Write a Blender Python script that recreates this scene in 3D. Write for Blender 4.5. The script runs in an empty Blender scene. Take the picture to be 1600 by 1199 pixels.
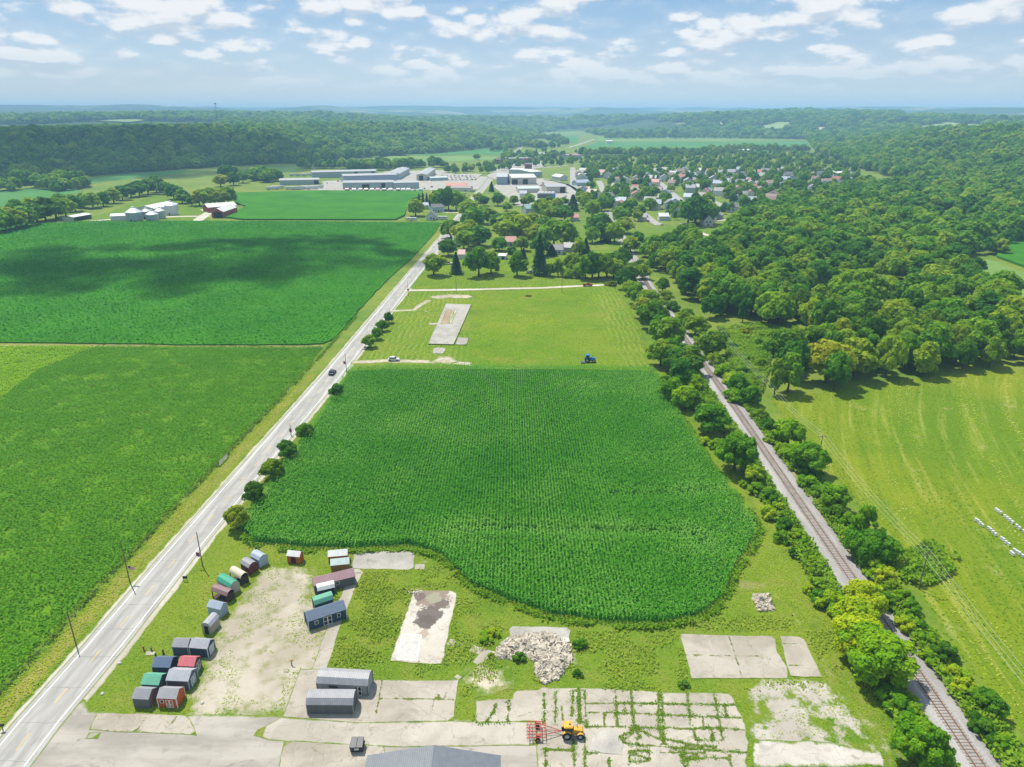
import bpy, math, random
import numpy as np
from mathutils import Vector, Matrix
from mathutils.geometry import delaunay_2d_cdt

# ------------------------------------------------------------------ camera, sky, sun, exposure
H, F = 90.0, 1110.0                       # drone height (m), focal length in photo pixels (1600 wide)
PITCH = math.radians(20.88)
CP, SP = math.cos(PITCH), math.sin(PITCH)
S = bpy.context.scene
COL = S.collection
cam = bpy.data.cameras.new('camera'); camo = bpy.data.objects.new('camera', cam); COL.objects.link(camo)
cam.sensor_width = 36; cam.sensor_fit = 'HORIZONTAL'; cam.lens = 36*F/1600
cam.clip_start = 1; cam.clip_end = 60000
camo.location = (0, 0, H); camo.rotation_euler = (math.radians(90)-PITCH, 0, 0)
S.camera = camo
SUN_EL, SUN_AZ = math.radians(62), math.radians(-38)      # azimuth measured from +Y towards +X
sdir = Vector((math.sin(SUN_AZ)*math.cos(SUN_EL), math.cos(SUN_AZ)*math.cos(SUN_EL), math.sin(SUN_EL)))
sl = bpy.data.lights.new('sun', 'SUN'); sl.energy = 4.6; sl.angle = math.radians(.5); sl.color = (1, .945, .83)
so = bpy.data.objects.new('sun', sl); COL.objects.link(so); so.location = (0, 0, 500)
so.rotation_euler = sdir.to_track_quat('Z', 'Y').to_euler()
S.view_settings.view_transform = 'Standard'; S.view_settings.look = 'None'
S.view_settings.exposure = 0.5; S.view_settings.gamma = 1
S.cycles.use_denoising = True
S.cycles.max_bounces = 4; S.cycles.diffuse_bounces = 2; S.cycles.glossy_bounces = 1
S.cycles.transmission_bounces = 3; S.cycles.volume_bounces = 1; S.cycles.transparent_max_bounces = 16
S.cycles.caustics_reflective = False; S.cycles.caustics_refractive = False
HAZE_DENSITY = 1.6e-4

class NT:
    """tiny node-tree helper"""
    def __init__(s, nt): s.nt = nt
    def n(s, typ, **kw):
        nd = s.nt.nodes.new(typ)
        for k, v in kw.items():
            if k.startswith('i_'):
                key = k[2:]; key = int(key) if key.isdigit() else key.replace('_', ' ')
                if hasattr(v, 'is_output') or isinstance(v, bpy.types.NodeSocket): s.nt.links.new(v, nd.inputs[key])
                else: nd.inputs[key].default_value = v
            else: setattr(nd, k, v)
        return nd
    def link(s, a, b): s.nt.links.new(a, b)
    def math(s, op, a, b=0.0, c=None, clamp=False):
        nd = s.nt.nodes.new('ShaderNodeMath'); nd.operation = op; nd.use_clamp = clamp
        for i, v in enumerate((a, b, c)):
            if v is None: continue
            if isinstance(v, bpy.types.NodeSocket): s.nt.links.new(v, nd.inputs[i])
            else: nd.inputs[i].default_value = v
        return nd.outputs[0]
    def ss(s, x, lo, hi):
        nd = s.nt.nodes.new('ShaderNodeMapRange'); nd.interpolation_type = 'SMOOTHSTEP'
        s.nt.links.new(x, nd.inputs[0]); nd.inputs[1].default_value = lo; nd.inputs[2].default_value = hi
        return nd.outputs[0]
    def mix(s, f, a, b, mode='MIX'):
        nd = s.nt.nodes.new('ShaderNodeMix'); nd.data_type = 'RGBA'; nd.blend_type = mode
        for i, v in ((0, f), (6, a), (7, b)):
            if isinstance(v, bpy.types.NodeSocket): s.nt.links.new(v, nd.inputs[i])
            elif i == 0: nd.inputs[i].default_value = v
            else: nd.inputs[i].default_value = (*v, 1) if len(v) == 3 else v
        return nd.outputs[2]
    def pos(s): return s.n('ShaderNodeNewGeometry').outputs['Position']
    def scaled(s, v, sc):
        nd = s.nt.nodes.new('ShaderNodeVectorMath'); nd.operation = 'MULTIPLY'
        s.nt.links.new(v, nd.inputs[0]); nd.inputs[1].default_value = sc
        return nd.outputs[0]
    def noise(s, v, scale, detail=3, rough=.55, dist=0):
        nd = s.n('ShaderNodeTexNoise'); s.nt.links.new(v, nd.inputs['Vector'])
        nd.inputs['Scale'].default_value = scale; nd.inputs['Detail'].default_value = detail
        nd.inputs['Roughness'].default_value = rough; nd.inputs['Distortion'].default_value = dist
        return nd.outputs['Fac']
    def attr(s, name): return s.n('ShaderNodeAttribute', attribute_name=name).outputs['Fac']

# ---- world: physical sky, with cumulus drifting low over the horizon
w = bpy.data.worlds.new('World'); S.world = w; w.use_nodes = True
nt = NT(w.node_tree); w.node_tree.nodes.clear()
sky = nt.n('ShaderNodeTexSky', sky_type='NISHITA', sun_disc=False, sun_elevation=SUN_EL, sun_rotation=SUN_AZ,
           altitude=300, air_density=1.0, dust_density=.6, ozone_density=2.2)
d = nt.n('ShaderNodeTexCoord').outputs['Generated']
sep = nt.n('ShaderNodeSeparateXYZ', i_0=d)
az = nt.math('ARCTAN2', sep.outputs[0], sep.outputs[1])
el = nt.math('MAXIMUM', nt.math('ARCSINE', sep.outputs[2]), 0.0005)
# cloud-deck coordinates: the deck runs away to the horizon, puffs get flatter and smaller with distance
u1 = nt.math('MULTIPLY', az, 8.5)
def cloud_density(dv):
    e = nt.math('ADD', el, dv)
    v1 = nt.math('MULTIPLY', nt.math('LOGARITHM', nt.math('ADD', e, .10), 2.718), 4.0)
    vec = nt.n('ShaderNodeCombineXYZ', i_0=u1, i_1=v1, i_2=3.4).outputs[0]
    a = nt.noise(vec, .85, 2, .5); b = nt.noise(vec, 2.5, 7, .62, .1)
    wv = nt.n('ShaderNodeVectorMath', operation='ADD', i_0=vec, i_1=nt.scaled(nt.n('ShaderNodeTexNoise', i_Vector=vec, i_Scale=4.0, i_Detail=3.0).outputs[1], (.35, .35, 0))).outputs[0]
    vo = nt.n('ShaderNodeTexVoronoi', feature='SMOOTH_F1', i_Scale=3.0, i_Vector=wv); vo.inputs['Smoothness'].default_value = .25
    puff = nt.math('SUBTRACT', .75, vo.outputs['Distance'])
    sm = nt.math('ADD', nt.math('ADD', nt.math('MULTIPLY', a, .75), nt.math('MULTIPLY', b, .35)), nt.math('MULTIPLY', puff, .22))
    return sm
den0 = cloud_density(0); den1 = cloud_density(.010)
band = nt.ss(el, .012, .075)
dens = nt.math('MAXIMUM', nt.math('MULTIPLY', nt.ss(den0, .560, .675), nt.math('MULTIPLY', band, .9)), nt.math('MULTIPLY', nt.ss(den0, .44, .66), nt.math('MULTIPLY', nt.ss(el, .005, .05), .2)))
lit = nt.ss(nt.math('SUBTRACT', den0, den1), -.09, .06)
cc = nt.mix(lit, (5.4, 6.1, 7.0), (8.6, 8.6, 8.6))
haze_up = nt.mix(nt.ss(el, .0, .16), (5.5, 6.45, 7.4), (2.2, 4.2, 6.8))
skyc = nt.mix(.75, sky.outputs[0], haze_up)
wc = nt.mix(dens, skyc, cc)
bg = nt.n('ShaderNodeBackground', i_0=wc, i_1=.08)
nt.link(bg.outputs[0], nt.n('ShaderNodeOutputWorld').inputs[0])

# ------------------------------------------------------------------ helpers
R = random.Random(7)
def P(x, y, z=0.0):
    """photo pixel -> point on the level z"""
    u, v = (x-800)/F, (y-599.5)/F
    t = (H-z)/(SP+v*CP)
    return Vector((u*t, (CP-v*SP)*t, z))
def PP(l): return [P(*p) for p in l]
def tag(o, label=None, cat=None, group=None, kind=None):
    if label: o['label'] = label
    if cat: o['category'] = cat
    if group: o['group'] = group
    if kind: o['kind'] = kind
    return o
def empty(name, loc=(0, 0, 0), rz=0.0):
    o = bpy.data.objects.new(name, None); COL.objects.link(o); o.location = loc; o.rotation_euler = (0, 0, rz)
    o.empty_display_size = .5
    return o
def link(name, me, parent=None):
    o = bpy.data.objects.new(name, me); COL.objects.link(o)
    if parent: o.parent = parent
    return o
def copy_tree(o, parent=None, depth=0):
    c = o.copy(); COL.objects.link(c)
    if parent: c.parent = parent
    for ch in [x for x in KIDS.get(o.name, [])]: copy_tree(ch, c)
    return c
KIDS = {}
class MB:
    """collects boxes, prisms, tubes; builds ONE mesh"""
    def __init__(s): s.v = []; s.f = []
    def add(s, vs, fs):
        b = len(s.v); s.v += [tuple(v) for v in vs]; s.f += [tuple(i+b for i in f) for f in fs]; return s
    def box(s, c, d, rz=0.0, rx=0.0, ry=0.0):
        m = Matrix.Translation(c) @ Matrix.Rotation(rz, 4, 'Z') @ Matrix.Rotation(ry, 4, 'Y') @ Matrix.Rotation(rx, 4, 'X')
        vs = [m @ Vector((x*d[0]/2, y*d[1]/2, z*d[2]/2)) for x in (-1, 1) for y in (-1, 1) for z in (-1, 1)]
        return s.add(vs, [(0, 1, 3, 2), (4, 6, 7, 5), (0, 4, 5, 1), (2, 3, 7, 6), (0, 2, 6, 4), (1, 5, 7, 3)])
    def extrude(s, sec, x0, x1, axis='x'):
        """section [(a,z)] extruded along an axis; a is the other horizontal axis"""
        n = len(sec)
        f = (lambda t, a, z: (t, a, z)) if axis == 'x' else (lambda t, a, z: (-a, t, z))
        vs = [f(x0, a, z) for a, z in sec]+[f(x1, a, z) for a, z in sec]
        return s.add(vs, [tuple(range(n)), tuple(range(2*n-1, n-1, -1))]+[(i, i+n, (i+1) % n+n, (i+1) % n) for i in range(n)])
    def tube(s, a, b, r0, r1=None, n=8, caps=True):
        a, b = Vector(a), Vector(b); r1 = r0 if r1 is None else r1
        z = (b-a).normalized(); x = z.orthogonal().normalized(); y = z.cross(x)
        vs = [a+(x*math.cos(t)+y*math.sin(t))*r0 for t in [2*math.pi*i/n for i in range(n)]]
        vs += [b+(x*math.cos(t)+y*math.sin(t))*r1 for t in [2*math.pi*i/n for i in range(n)]]
        fs = [(i, (i+1) % n, (i+1) % n+n, i+n) for i in range(n)]
        if caps: fs += [tuple(range(n-1, -1, -1)), tuple(range(n, 2*n))]
        return s.add(vs, fs)
    def path(s, pts, r, n=5):
        for a, b in zip(pts, pts[1:]): s.tube(a, b, r, r, n, False)
        return s
    def lathe(s, prof, c=(0, 0, 0), n=24):
        vs = [(c[0]+r*math.cos(2*math.pi*i/n), c[1]+r*math.sin(2*math.pi*i/n), c[2]+z) for r, z in prof for i in range(n)]
        fs = [(j*n+i, j*n+(i+1) % n, (j+1)*n+(i+1) % n, (j+1)*n+i) for j in range(len(prof)-1) for i in range(n)]
        return s.add(vs, fs)
    def mesh(s, name, mat):
        me = bpy.data.meshes.new(name); me.from_pydata(s.v, [], s.f); me.update()
        if mat: me.materials.append(mat)
        return me
    def build(s, name, mat, parent=None, label=None):
        o = link(name, s.mesh(name, mat), parent)
        if parent: KIDS.setdefault(parent.name, []).append(o)
        if label: o['label'] = label
        return o
def np_quads(name, V, mat, tint=None, parent=None):
    """V (n,4,3) float array -> one mesh of loose quads"""
    n = len(V); me = bpy.data.meshes.new(name)
    me.vertices.add(n*4); me.vertices.foreach_set('co', np.ascontiguousarray(V, dtype=np.float32).ravel())
    me.loops.add(n*4); me.loops.foreach_set('vertex_index', np.arange(n*4, dtype=np.int32))
    me.polygons.add(n); me.polygons.foreach_set('loop_start', np.arange(0, n*4, 4, dtype=np.int32))
    me.update(calc_edges=True)
    if tint is not None:
        a = me.attributes.new('tint', 'FLOAT', 'FACE'); a.data.foreach_set('value', tint.astype(np.float32))
    me.materials.append(mat)
    return me
# ---- numpy noise and polygons
def vnoise(x, y, seed=0):
    xi, yi = np.floor(x).astype(np.int64), np.floor(y).astype(np.int64)
    fx, fy = x-xi, y-yi; fx = fx*fx*(3-2*fx); fy = fy*fy*(3-2*fy)
    def h(a, b):
        n = (a*374761393+b*668265263+seed*974634) & 0x7fffffff
        n = ((n ^ (n >> 13))*1274126177) & 0x7fffffff
        return ((n ^ (n >> 16)) & 0xffff)/65535.0
    return (h(xi, yi)*(1-fx)+h(xi+1, yi)*fx)*(1-fy)+(h(xi, yi+1)*(1-fx)+h(xi+1, yi+1)*fx)*fy
def fbm(x, y, seed=0, oct=4):
    a, s, t = .5, 0, 0
    for i in range(oct): s = s+a*vnoise(x*2**i, y*2**i, seed+i); t += a; a *= .5
    return s/t
def inside(poly, X, Y):
    r = np.zeros(np.shape(X), bool); n = len(poly)
    for i in range(n):
        x0, y0 = poly[i][:2]; x1, y1 = poly[(i+1) % n][:2]
        if y0 == y1: continue
        c = ((y0 > Y) != (y1 > Y)) & (X < (x1-x0)*(Y-y0)/(y1-y0)+x0); r ^= c
    return r
def segdist(lines, X, Y):
    dd = np.full(np.shape(X), 1e9)
    for l in lines:
        for (a, b) in zip(l, l[1:]):
            ax, ay = a[0], a[1]; bx, by = b[0]-ax, b[1]-ay; L = bx*bx+by*by or 1e-9
            t = np.clip(((X-ax)*bx+(Y-ay)*by)/L, 0, 1)
            dd = np.minimum(dd, np.hypot(X-ax-t*bx, Y-ay-t*by))
    return dd
def polydist(poly, X, Y): return segdist([list(poly)+[poly[0]]], X, Y)
def scatter(poly, step, jit=.45, rng=None):
    """jittered grid points inside a ground polygon"""
    a = np.array([p[:2] for p in poly]); lo, hi = a.min(0), a.max(0)
    X, Y = np.meshgrid(np.arange(lo[0], hi[0], step), np.arange(lo[1], hi[1], step))
    g = rng or np.random.default_rng(3)
    X = (X+g.uniform(-jit, jit, X.shape)*step).ravel(); Y = (Y+g.uniform(-jit, jit, Y.shape)*step).ravel()
    m = inside(poly, X, Y)
    return X[m], Y[m]

# ------------------------------------------------------------------ materials
MATS = {}
def new_mat(name):
    m = bpy.data.materials.new(name); m.use_nodes = True; m.node_tree.nodes.clear(); MATS[name] = m
    return m, NT(m.node_tree)
def out(nt, sh, vol=None):
    o = nt.n('ShaderNodeOutputMaterial'); nt.link(sh, o.inputs[0])
def principled(nt, col, rough=.7, spec=.3, metal=0, bump=None, bs=.3, bd=.1):
    p = nt.n('ShaderNodeBsdfPrincipled')
    if isinstance(col, bpy.types.NodeSocket): nt.link(col, p.inputs['Base Color'])
    else: p.inputs['Base Color'].default_value = (*col, 1)
    p.inputs['Roughness'].default_value = rough; p.inputs['Specular IOR Level'].default_value = spec; p.inputs['Metallic'].default_value = metal
    if bump is not None:
        b = nt.n('ShaderNodeBump', i_Strength=bs, i_Distance=bd, i_Height=bump); nt.link(b.outputs[0], p.inputs['Normal'])
    return p.outputs[0]
def paint(name, col, rough=.6, dirt=.18, metal=0, ribs=None, scale=1.2, spec=.3):
    """painted or metal sheet with weathering of its own; ribs = (axis, period)"""
    if name in MATS: return MATS[name]
    m, nt = new_mat(name)
    oc = nt.n('ShaderNodeTexCoord').outputs['Object']
    f = nt.math('ADD', nt.math('MULTIPLY', nt.noise(oc, scale, 4, .6), .7), nt.math('MULTIPLY', nt.noise(oc, scale*9, 2), .3))
    c = nt.mix(nt.ss(f, .3, .7), tuple(x*(1-dirt) for x in col), tuple(min(1, x*(1+dirt*.6)) for x in col))
    bump = None
    if ribs:
        sp = nt.n('ShaderNodeSeparateXYZ', i_0=oc).outputs[ribs[0]]
        wv = nt.math('PINGPONG', sp, ribs[1]/2); wv = nt.math('DIVIDE', wv, ribs[1]/2)
        st = nt.ss(wv, .72, .95)
        c = nt.mix(nt.math('MULTIPLY', st, .22), c, (0, 0, 0)); bump = st
    out(nt, principled(nt, c, rough, spec, metal, bump, .5, .04)); return m
def tinted(name, rough=.6, k=1.0):
    """colour taken from the object's own colour setting"""
    m, nt = new_mat(name)
    oi = nt.n('ShaderNodeObjectInfo'); oc = nt.n('ShaderNodeTexCoord').outputs['Object']
    f = nt.noise(oc, .8, 3)
    c = nt.mix(nt.math('MULTIPLY', f, .3), oi.outputs['Color'], (.05, .05, .05))
    out(nt, principled(nt, c, rough, .3)); return m
def grass_col(nt, pos=None):
    pos = pos or nt.pos()
    a = nt.noise(pos, .022, 3, .6); b = nt.noise(pos, .17, 4, .65); c = nt.noise(nt.scaled(pos, (1, .8, 1)), 1.25, 5, .8)
    k = nt.mix(nt.ss(a, .35, .65), (.085, .165, .009), (.155, .205, .016))
    k = nt.mix(nt.math('MULTIPLY', nt.ss(b, .48, .70), .75), k, (.18, .185, .036))
    k = nt.mix(nt.math('MULTIPLY', nt.ss(b, .5, .25), .6), k, (.042, .105, .008))
    return nt.mix(nt.math('MULTIPLY', nt.ss(c, .42, .75), .5), nt.mix(nt.math('MULTIPLY', nt.ss(c, .5, .25), .55), k, (.03, .07, .006)), (.17, .2, .05))
def surface(name, colf, amp=1.5, w=.5, rough=.9, grass=True, bs=.35, freq=.45):
    """ground surface whose colour gives way to grass along its ragged edge (attribute edge = metres from the edge)"""
    m, nt = new_mat(name); pos = nt.pos()
    c, bump = colf(nt, pos)
    if grass:
        e = nt.math('ADD', nt.attr('edge'), nt.math('MULTIPLY', nt.math('SUBTRACT', nt.noise(pos, freq, 5, .7), .5), amp*2))
        c = nt.mix(nt.ss(e, 0, w), grass_col(nt, pos), c)
    out(nt, principled(nt, c, rough, .06, 0, bump, bs, .15)); return m
def three(c0, c1, c2, s0=.08, s1=.9, s2=4, k=.6):
    def f(nt, pos):
        a, b, c = nt.noise(pos, s0, 4, .6), nt.noise(pos, s1, 4, .65), nt.noise(pos, s2, 3, .7)
        k0 = nt.mix(nt.ss(a, .35, .65), c0, c1)
        k0 = nt.mix(nt.math('MULTIPLY', nt.ss(b, .45, .75), k), k0, c2)
        return nt.mix(nt.math('MULTIPLY', nt.ss(c, .5, .2), .35), k0, tuple(x*.6 for x in c0)), c
    return f
def concrete_f(c0=(.285, .255, .21), c1=(.375, .34, .29), c2=(.21, .185, .15), weeds=.0, joint=True, jw=.25):
    def f(nt, pos):
        a, b, c = nt.noise(pos, .11, 4, .6, .6), nt.noise(pos, .6, 5, .7), nt.noise(pos, 5, 3, .7)
        k = nt.mix(nt.ss(a, .35, .62), c0, c1)
        k = nt.mix(nt.math('MULTIPLY', nt.ss(b, .5, .8), .6), k, c2)
        k = nt.mix(nt.math('MULTIPLY', nt.ss(c, .55, .8), .3), k, (.22, .2, .17))
        # hairline cracks
        vo = nt.n('ShaderNodeTexVoronoi', feature='DISTANCE_TO_EDGE', i_Scale=.16)
        nt.link(nt.n('ShaderNodeVectorMath', operation='ADD', i_0=pos, i_1=nt.scaled(nt.n('ShaderNodeTexNoise', i_Vector=pos, i_Scale=.5).outputs[1], (3, 3, 3))).outputs[0], vo.inputs['Vector'])
        k = nt.mix(nt.math('MULTIPLY', nt.ss(vo.outputs[0], .012, .002), .4), k, (.12, .13, .05))
        k = nt.mix(nt.math('MULTIPLY', nt.ss(nt.noise(pos, .23, 5, .68, .8), .56, .68), .5), k, (.20, .185, .16)); k = nt.mix(nt.math('MULTIPLY', nt.ss(nt.noise(nt.scaled(pos, (1, .35, 1)), .7, 4, .7), .55, .75), .35), k, (.5, .47, .42))
        if joint:
            j = nt.math('ADD', nt.attr('joint'), nt.math('MULTIPLY', nt.math('SUBTRACT', nt.noise(pos, .8, 4, .7), .52), 1.3))
            g = nt.ss(j, jw, jw-.22)
            k = nt.mix(g, k, nt.mix(nt.ss(c, .35, .65), (.05, .09, .01), (.14, .16, .03)))
        if weeds:
            g = nt.ss(nt.math('ADD', nt.math('MULTIPLY', nt.noise(pos, .13, 3, .6), .6), nt.math('MULTIPLY', b, .4)), weeds, weeds-.07)
            k = nt.mix(g, grass_col(nt, pos), k) if False else nt.mix(g, k, grass_col(nt, pos))
        return k, c
    return f
def foliage(name, stops, trans=.3, rnd=True, world_noise=None):
    """leaf material; hue drifts from tree to tree and from clump to clump"""
    m, nt = new_mat(name)
    oi = nt.n('ShaderNodeObjectInfo'); pos = nt.pos()
    f = nt.math('ADD', nt.math('MULTIPLY', oi.outputs['Random'], .62), nt.math('MULTIPLY', nt.noise(pos, world_noise or .35, 2), .42))
    f = nt.math('ADD', f, nt.math('MULTIPLY', nt.math('SUBTRACT', nt.attr('tint'), .5), .3))
    cr = nt.n('ShaderNodeValToRGB', i_0=f); el_ = cr.color_ramp.elements
    for i, (p, c) in enumerate(stops):
        e = el_[i] if i < 2 else el_.new(p)
        e.position = p; e.color = (*c, 1)
    c = nt.mix(1.0, cr.outputs[0], oi.outputs['Color'], 'MULTIPLY')
    di = nt.n('ShaderNodeBsdfPrincipled', i_0=c); di.inputs['Roughness'].default_value = .55; di.inputs['Specular IOR Level'].default_value = .08
    tr = nt.n('ShaderNodeBsdfTranslucent', i_0=nt.mix(.5, c, nt.mix(1.0, c, (1.6, 1.7, .5), 'MULTIPLY')))
    mx = nt.n('ShaderNodeMixShader', i_0=trans, i_1=di.outputs[0], i_2=tr.outputs[0])
    out(nt, mx.outputs[0]); return m
M_LEAF = foliage('leaf', [(.10, (.034, .135, .010)), (.36, (.085, .24, .010)), (.64, (.185, .34, .012)), (.95, (.34, .42, .022))], .42)
M_NEEDLE = foliage('needle', [(.1, (.018, .075, .026)), (.9, (.04, .115, .034))], .2)
M_CORN = foliage('corn_leaf', [(.0, (.008, .115, .004)), (.45, (.024, .20, .005)), (.8, (.075, .29, .008)), (1, (.2, .42, .06))], .35, world_noise=.05)
M_SOY = foliage('soy_leaf', [(.0, (.055, .21, .006)), (.5, (.12, .315, .007)), (1, (.36, .50, .012))], .42, world_noise=.03)
M_WEED = foliage('weed_leaf', [(.0, (.085, .22, .008)), (.5, (.19, .34, .014)), (1, (.36, .40, .06))], .4, world_noise=.2)
M_BARK = paint('bark', (.09, .07, .05), .95, .4)
# ------------------------------------------------------------------ terrain
valley = PP([(-900, 330), (-200, 290), (0, 284), (100, 278), (250, 268), (330, 262), (400, 258), (480, 256), (560, 248), (680, 240), (800, 229), (826, 221), (846, 208),
             (905, 205), (930, 212), (1100, 213.5), (1262, 218.5), (1275, 238), (1345, 265), (1430, 288), (1560, 320), (2300, 380)])
valley += [Vector((1500, -800, 0)), Vector((-1500, -800, 0))]
def terrain(X, Y):
    X = np.asarray(X, float); Y = np.asarray(Y, float)
    sd = polydist(valley, X, Y)*np.where(inside(valley, X, Y), 0, 1)
    r = np.hypot(X, Y)
    amp = 40+np.clip(r-3000, 0, 20000)*.0125
    s = np.clip(sd/(320+np.clip(r-2600, 0, 1e5)*.25), 0, 1); s = s*s*(3-2*s)
    f = .12+1.7*fbm(X/900+40, Y/900+17, 5, 3)*(1-.0)
    f2 = .7+.6*fbm(X/3100+9, Y/2300+3, 11, 3)
    z = s*amp*f*f2*.95
    z += s*16*np.exp(-((X-1000)/420)**2-((Y-1560)/420)**2)
    z = np.where(z > 110, 110+62*np.tanh((z-110)/62), z)
    return z, sd
def build_terrain():
    az = np.concatenate([np.linspace(-180, -56, 32, endpoint=False), np.linspace(-56, 56, 520), np.linspace(57, 180, 32, endpoint=False)])
    az = np.radians(az); na = len(az)
    r = np.concatenate([[4, 40, 80, 150, 250, 400, 600], np.geomspace(800, 26000, 190)]); nr = len(r)
    A, Rr = np.meshgrid(az, r); X, Y = Rr*np.sin(A), Rr*np.cos(A)
    Z, sd = terrain(X, Y)
    V = np.stack([X, Y, Z], -1).reshape(-1, 3)
    i = np.arange(nr-1)[:, None]*na+np.arange(na)[None, :]; j = np.arange(nr-1)[:, None]*na+(np.arange(na)[None, :]+1) % na
    Fq = np.stack([i, i+na, j+na, j], -1).reshape(-1, 4)
    me = bpy.data.meshes.new('ground'); me.from_pydata(V.tolist()+[(0, 0, 0)], [], Fq.tolist()+[(na*nr, k, (k+1) % na) for k in range(na)]); me.update()
    a = me.attributes.new('wood', 'FLOAT', 'POINT'); a.data.foreach_set('value', np.append(np.clip(sd/60, 0, 1).ravel(), 0).astype(np.float32))
    me.polygons.foreach_set('use_smooth', np.ones(len(me.polygons), bool))
    m, nt = new_mat('terrain'); pos = nt.pos()
    g = grass_col(nt, pos)
    vo = nt.n('ShaderNodeTexVoronoi', i_Vector=pos, i_Scale=.075)
    v2 = nt.noise(pos, .012, 4, .6); v3 = nt.noise(nt.scaled(pos, (1, 1.6, 1)), .0011, 3, .6)
    fc = nt.mix(nt.ss(v2, .3, .7), (.016, .045, .010), (.035, .075, .014))
    fc = nt.mix(nt.math('MULTIPLY', nt.n('ShaderNodeSeparateColor', i_0=vo.outputs['Color']).outputs[0], .5), fc, (.05, .085, .02))
    sepd = nt.n('ShaderNodeVectorMath', operation='LENGTH', i_0=pos).outputs['Value']
    far = nt.ss(sepd, 2600, 3600)
    patch = nt.math('MULTIPLY', nt.ss(v3, .555, .575), far)
    v4 = nt.noise(nt.scaled(pos, (1, 1.3, 1)), .002, 1)
    fc = nt.mix(patch, fc, nt.mix(nt.ss(v4, .45, .5), (.09, .14, .04), (.2, .19, .11)))
    c = nt.mix(nt.ss(nt.math('ADD', nt.attr('wood'), nt.math('MULTIPLY', nt.math('SUBTRACT', v2, .5), .4)), .2, .35), g, fc)
    hb = nt.math('MULTIPLY', nt.math('MULTIPLY', nt.math('SUBTRACT', 1, vo.outputs['Distance']), nt.math('SUBTRACT', 1, patch)), nt.attr('wood'))
    out(nt, principled(nt, c, .9, .15, 0, hb, 1.0, 7))
    me.materials.append(m)
    o = link('ground', me); tag(o, kind='structure'); return o
build_terrain()
def zt(x, y): return float(terrain(np.array([x]), np.array([y]))[0][0])

# ------------------------------------------------------------------ flat surfaces on the valley floor
RNG = np.random.default_rng(11)
def jitter(poly, amp, step):
    """fractal wobble along a polygon's outline"""
    res = []; n = len(poly)
    for i in range(n):
        a, b = Vector(poly[i][:2]), Vector(poly[(i+1) % n][:2]); L = (b-a).length; k = max(1, int(L/step))
        nrm = Vector((-(b-a).y, (b-a).x)).normalized() if L > 1e-6 else Vector((0, 0))
        for j in range(k):
            p = a.lerp(b, j/k)
            if j and amp: p = p+nrm*float(fbm(np.array([p.x*.35]), np.array([p.y*.35]), 3, 3)[0]-.5)*2*amp
            res.append((p.x, p.y))
    return res
SHEETS = []
def sheet(name, poly, z, mat, res=None, amp=.0, expand=0, joints=None, kind='structure', label=None, follow=False, zfun=None, holes=None, skirt=0):
    """a surface laid on the ground: triangulated, with attributes edge (m from the rim) and joint (m from the joints)"""
    a = np.array([p[:2] for p in poly], float)
    if expand:
        c = a.mean(0); dv = a-c; a = c+dv*(1+expand/np.maximum(1e-6, np.linalg.norm(dv, axis=1))[:, None])
    size = max(np.ptp(a[:, 0]), np.ptp(a[:, 1])); res = res or max(.8, size/60)
    bd = jitter([tuple(p) for p in a], amp, res)
    SHEETS.append((name, bd))
    lo, hi = a.min(0), a.max(0)
    X, Y = np.meshgrid(np.arange(lo[0], hi[0], res), np.arange(lo[1], hi[1], res))
    X = (X+RNG.uniform(-.25, .25, X.shape)*res).ravel(); Y = (Y+RNG.uniform(-.25, .25, Y.shape)*res).ravel()
    ba = bd; m = inside(ba, X, Y) & (polydist(ba, X, Y) > res*.5); X, Y = X[m], Y[m]
    pts = [Vector(p) for p in bd]+[Vector(p) for p in zip(X, Y)]
    if joints:
        for l in joints:
            for p, q in zip(l, l[1:]):
                p, q = Vector(p[:2]), Vector(q[:2]); k = max(2, int((q-p).length/(res*.6)))
                for j in range(k+1):
                    t = p.lerp(q, j/k)
                    if inside(ba, np.array([t.x]), np.array([t.y]))[0]: pts.append(t)
    nb = len(bd)
    r = delaunay_2d_cdt(pts, [(i, (i+1) % nb) for i in range(nb)], [list(range(nb))], 1, 1e-4)
    vx = np.array([tuple(v) for v in r[0]]); faces = r[2]
    ed = polydist(ba, vx[:, 0], vx[:, 1])
    zz = np.full(len(vx), z)
    if follow: zz = zz+terrain(vx[:, 0], vx[:, 1])[0]
    if zfun is not None: zz = zz+zfun(vx[:, 0], vx[:, 1])
    verts = np.column_stack([vx, zz]).tolist(); faces = [tuple(f) for f in faces]
    if skirt:
        # vertical side down to the ground around the rim
        idx = {}
        for k, v in enumerate(r[0]): idx[(round(v.x, 3), round(v.y, 3))] = k
        ring = [idx.get((round(p[0], 3), round(p[1], 3))) for p in bd]; b0 = len(verts)
        ok = all(i is not None for i in ring)
        if ok:
            verts += [(verts[i][0], verts[i][1], verts[i][2]-skirt) for i in ring]
            faces += [(ring[i], ring[(i+1) % nb], b0+(i+1) % nb, b0+i) for i in range(nb)]
            ed = np.append(ed, np.zeros(nb))
    me = bpy.data.meshes.new(name); me.from_pydata(verts, [], faces); me.update()
    at_ = me.attributes.new('edge', 'FLOAT', 'POINT'); at_.data.foreach_set('value', ed.astype(np.float32))
    j = segdist(joints, np.array(verts)[:, 0], np.array(verts)[:, 1]) if joints else np.full(len(verts), 9.0)
    at_ = me.attributes.new('joint', 'FLOAT', 'POINT'); at_.data.foreach_set('value', j.astype(np.float32))
    if me.polygons and me.polygons[0].normal.z < 0: me.flip_normals()
    me.materials.append(mat)
    return tag(link(name, me), label, None, None, kind)
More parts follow.
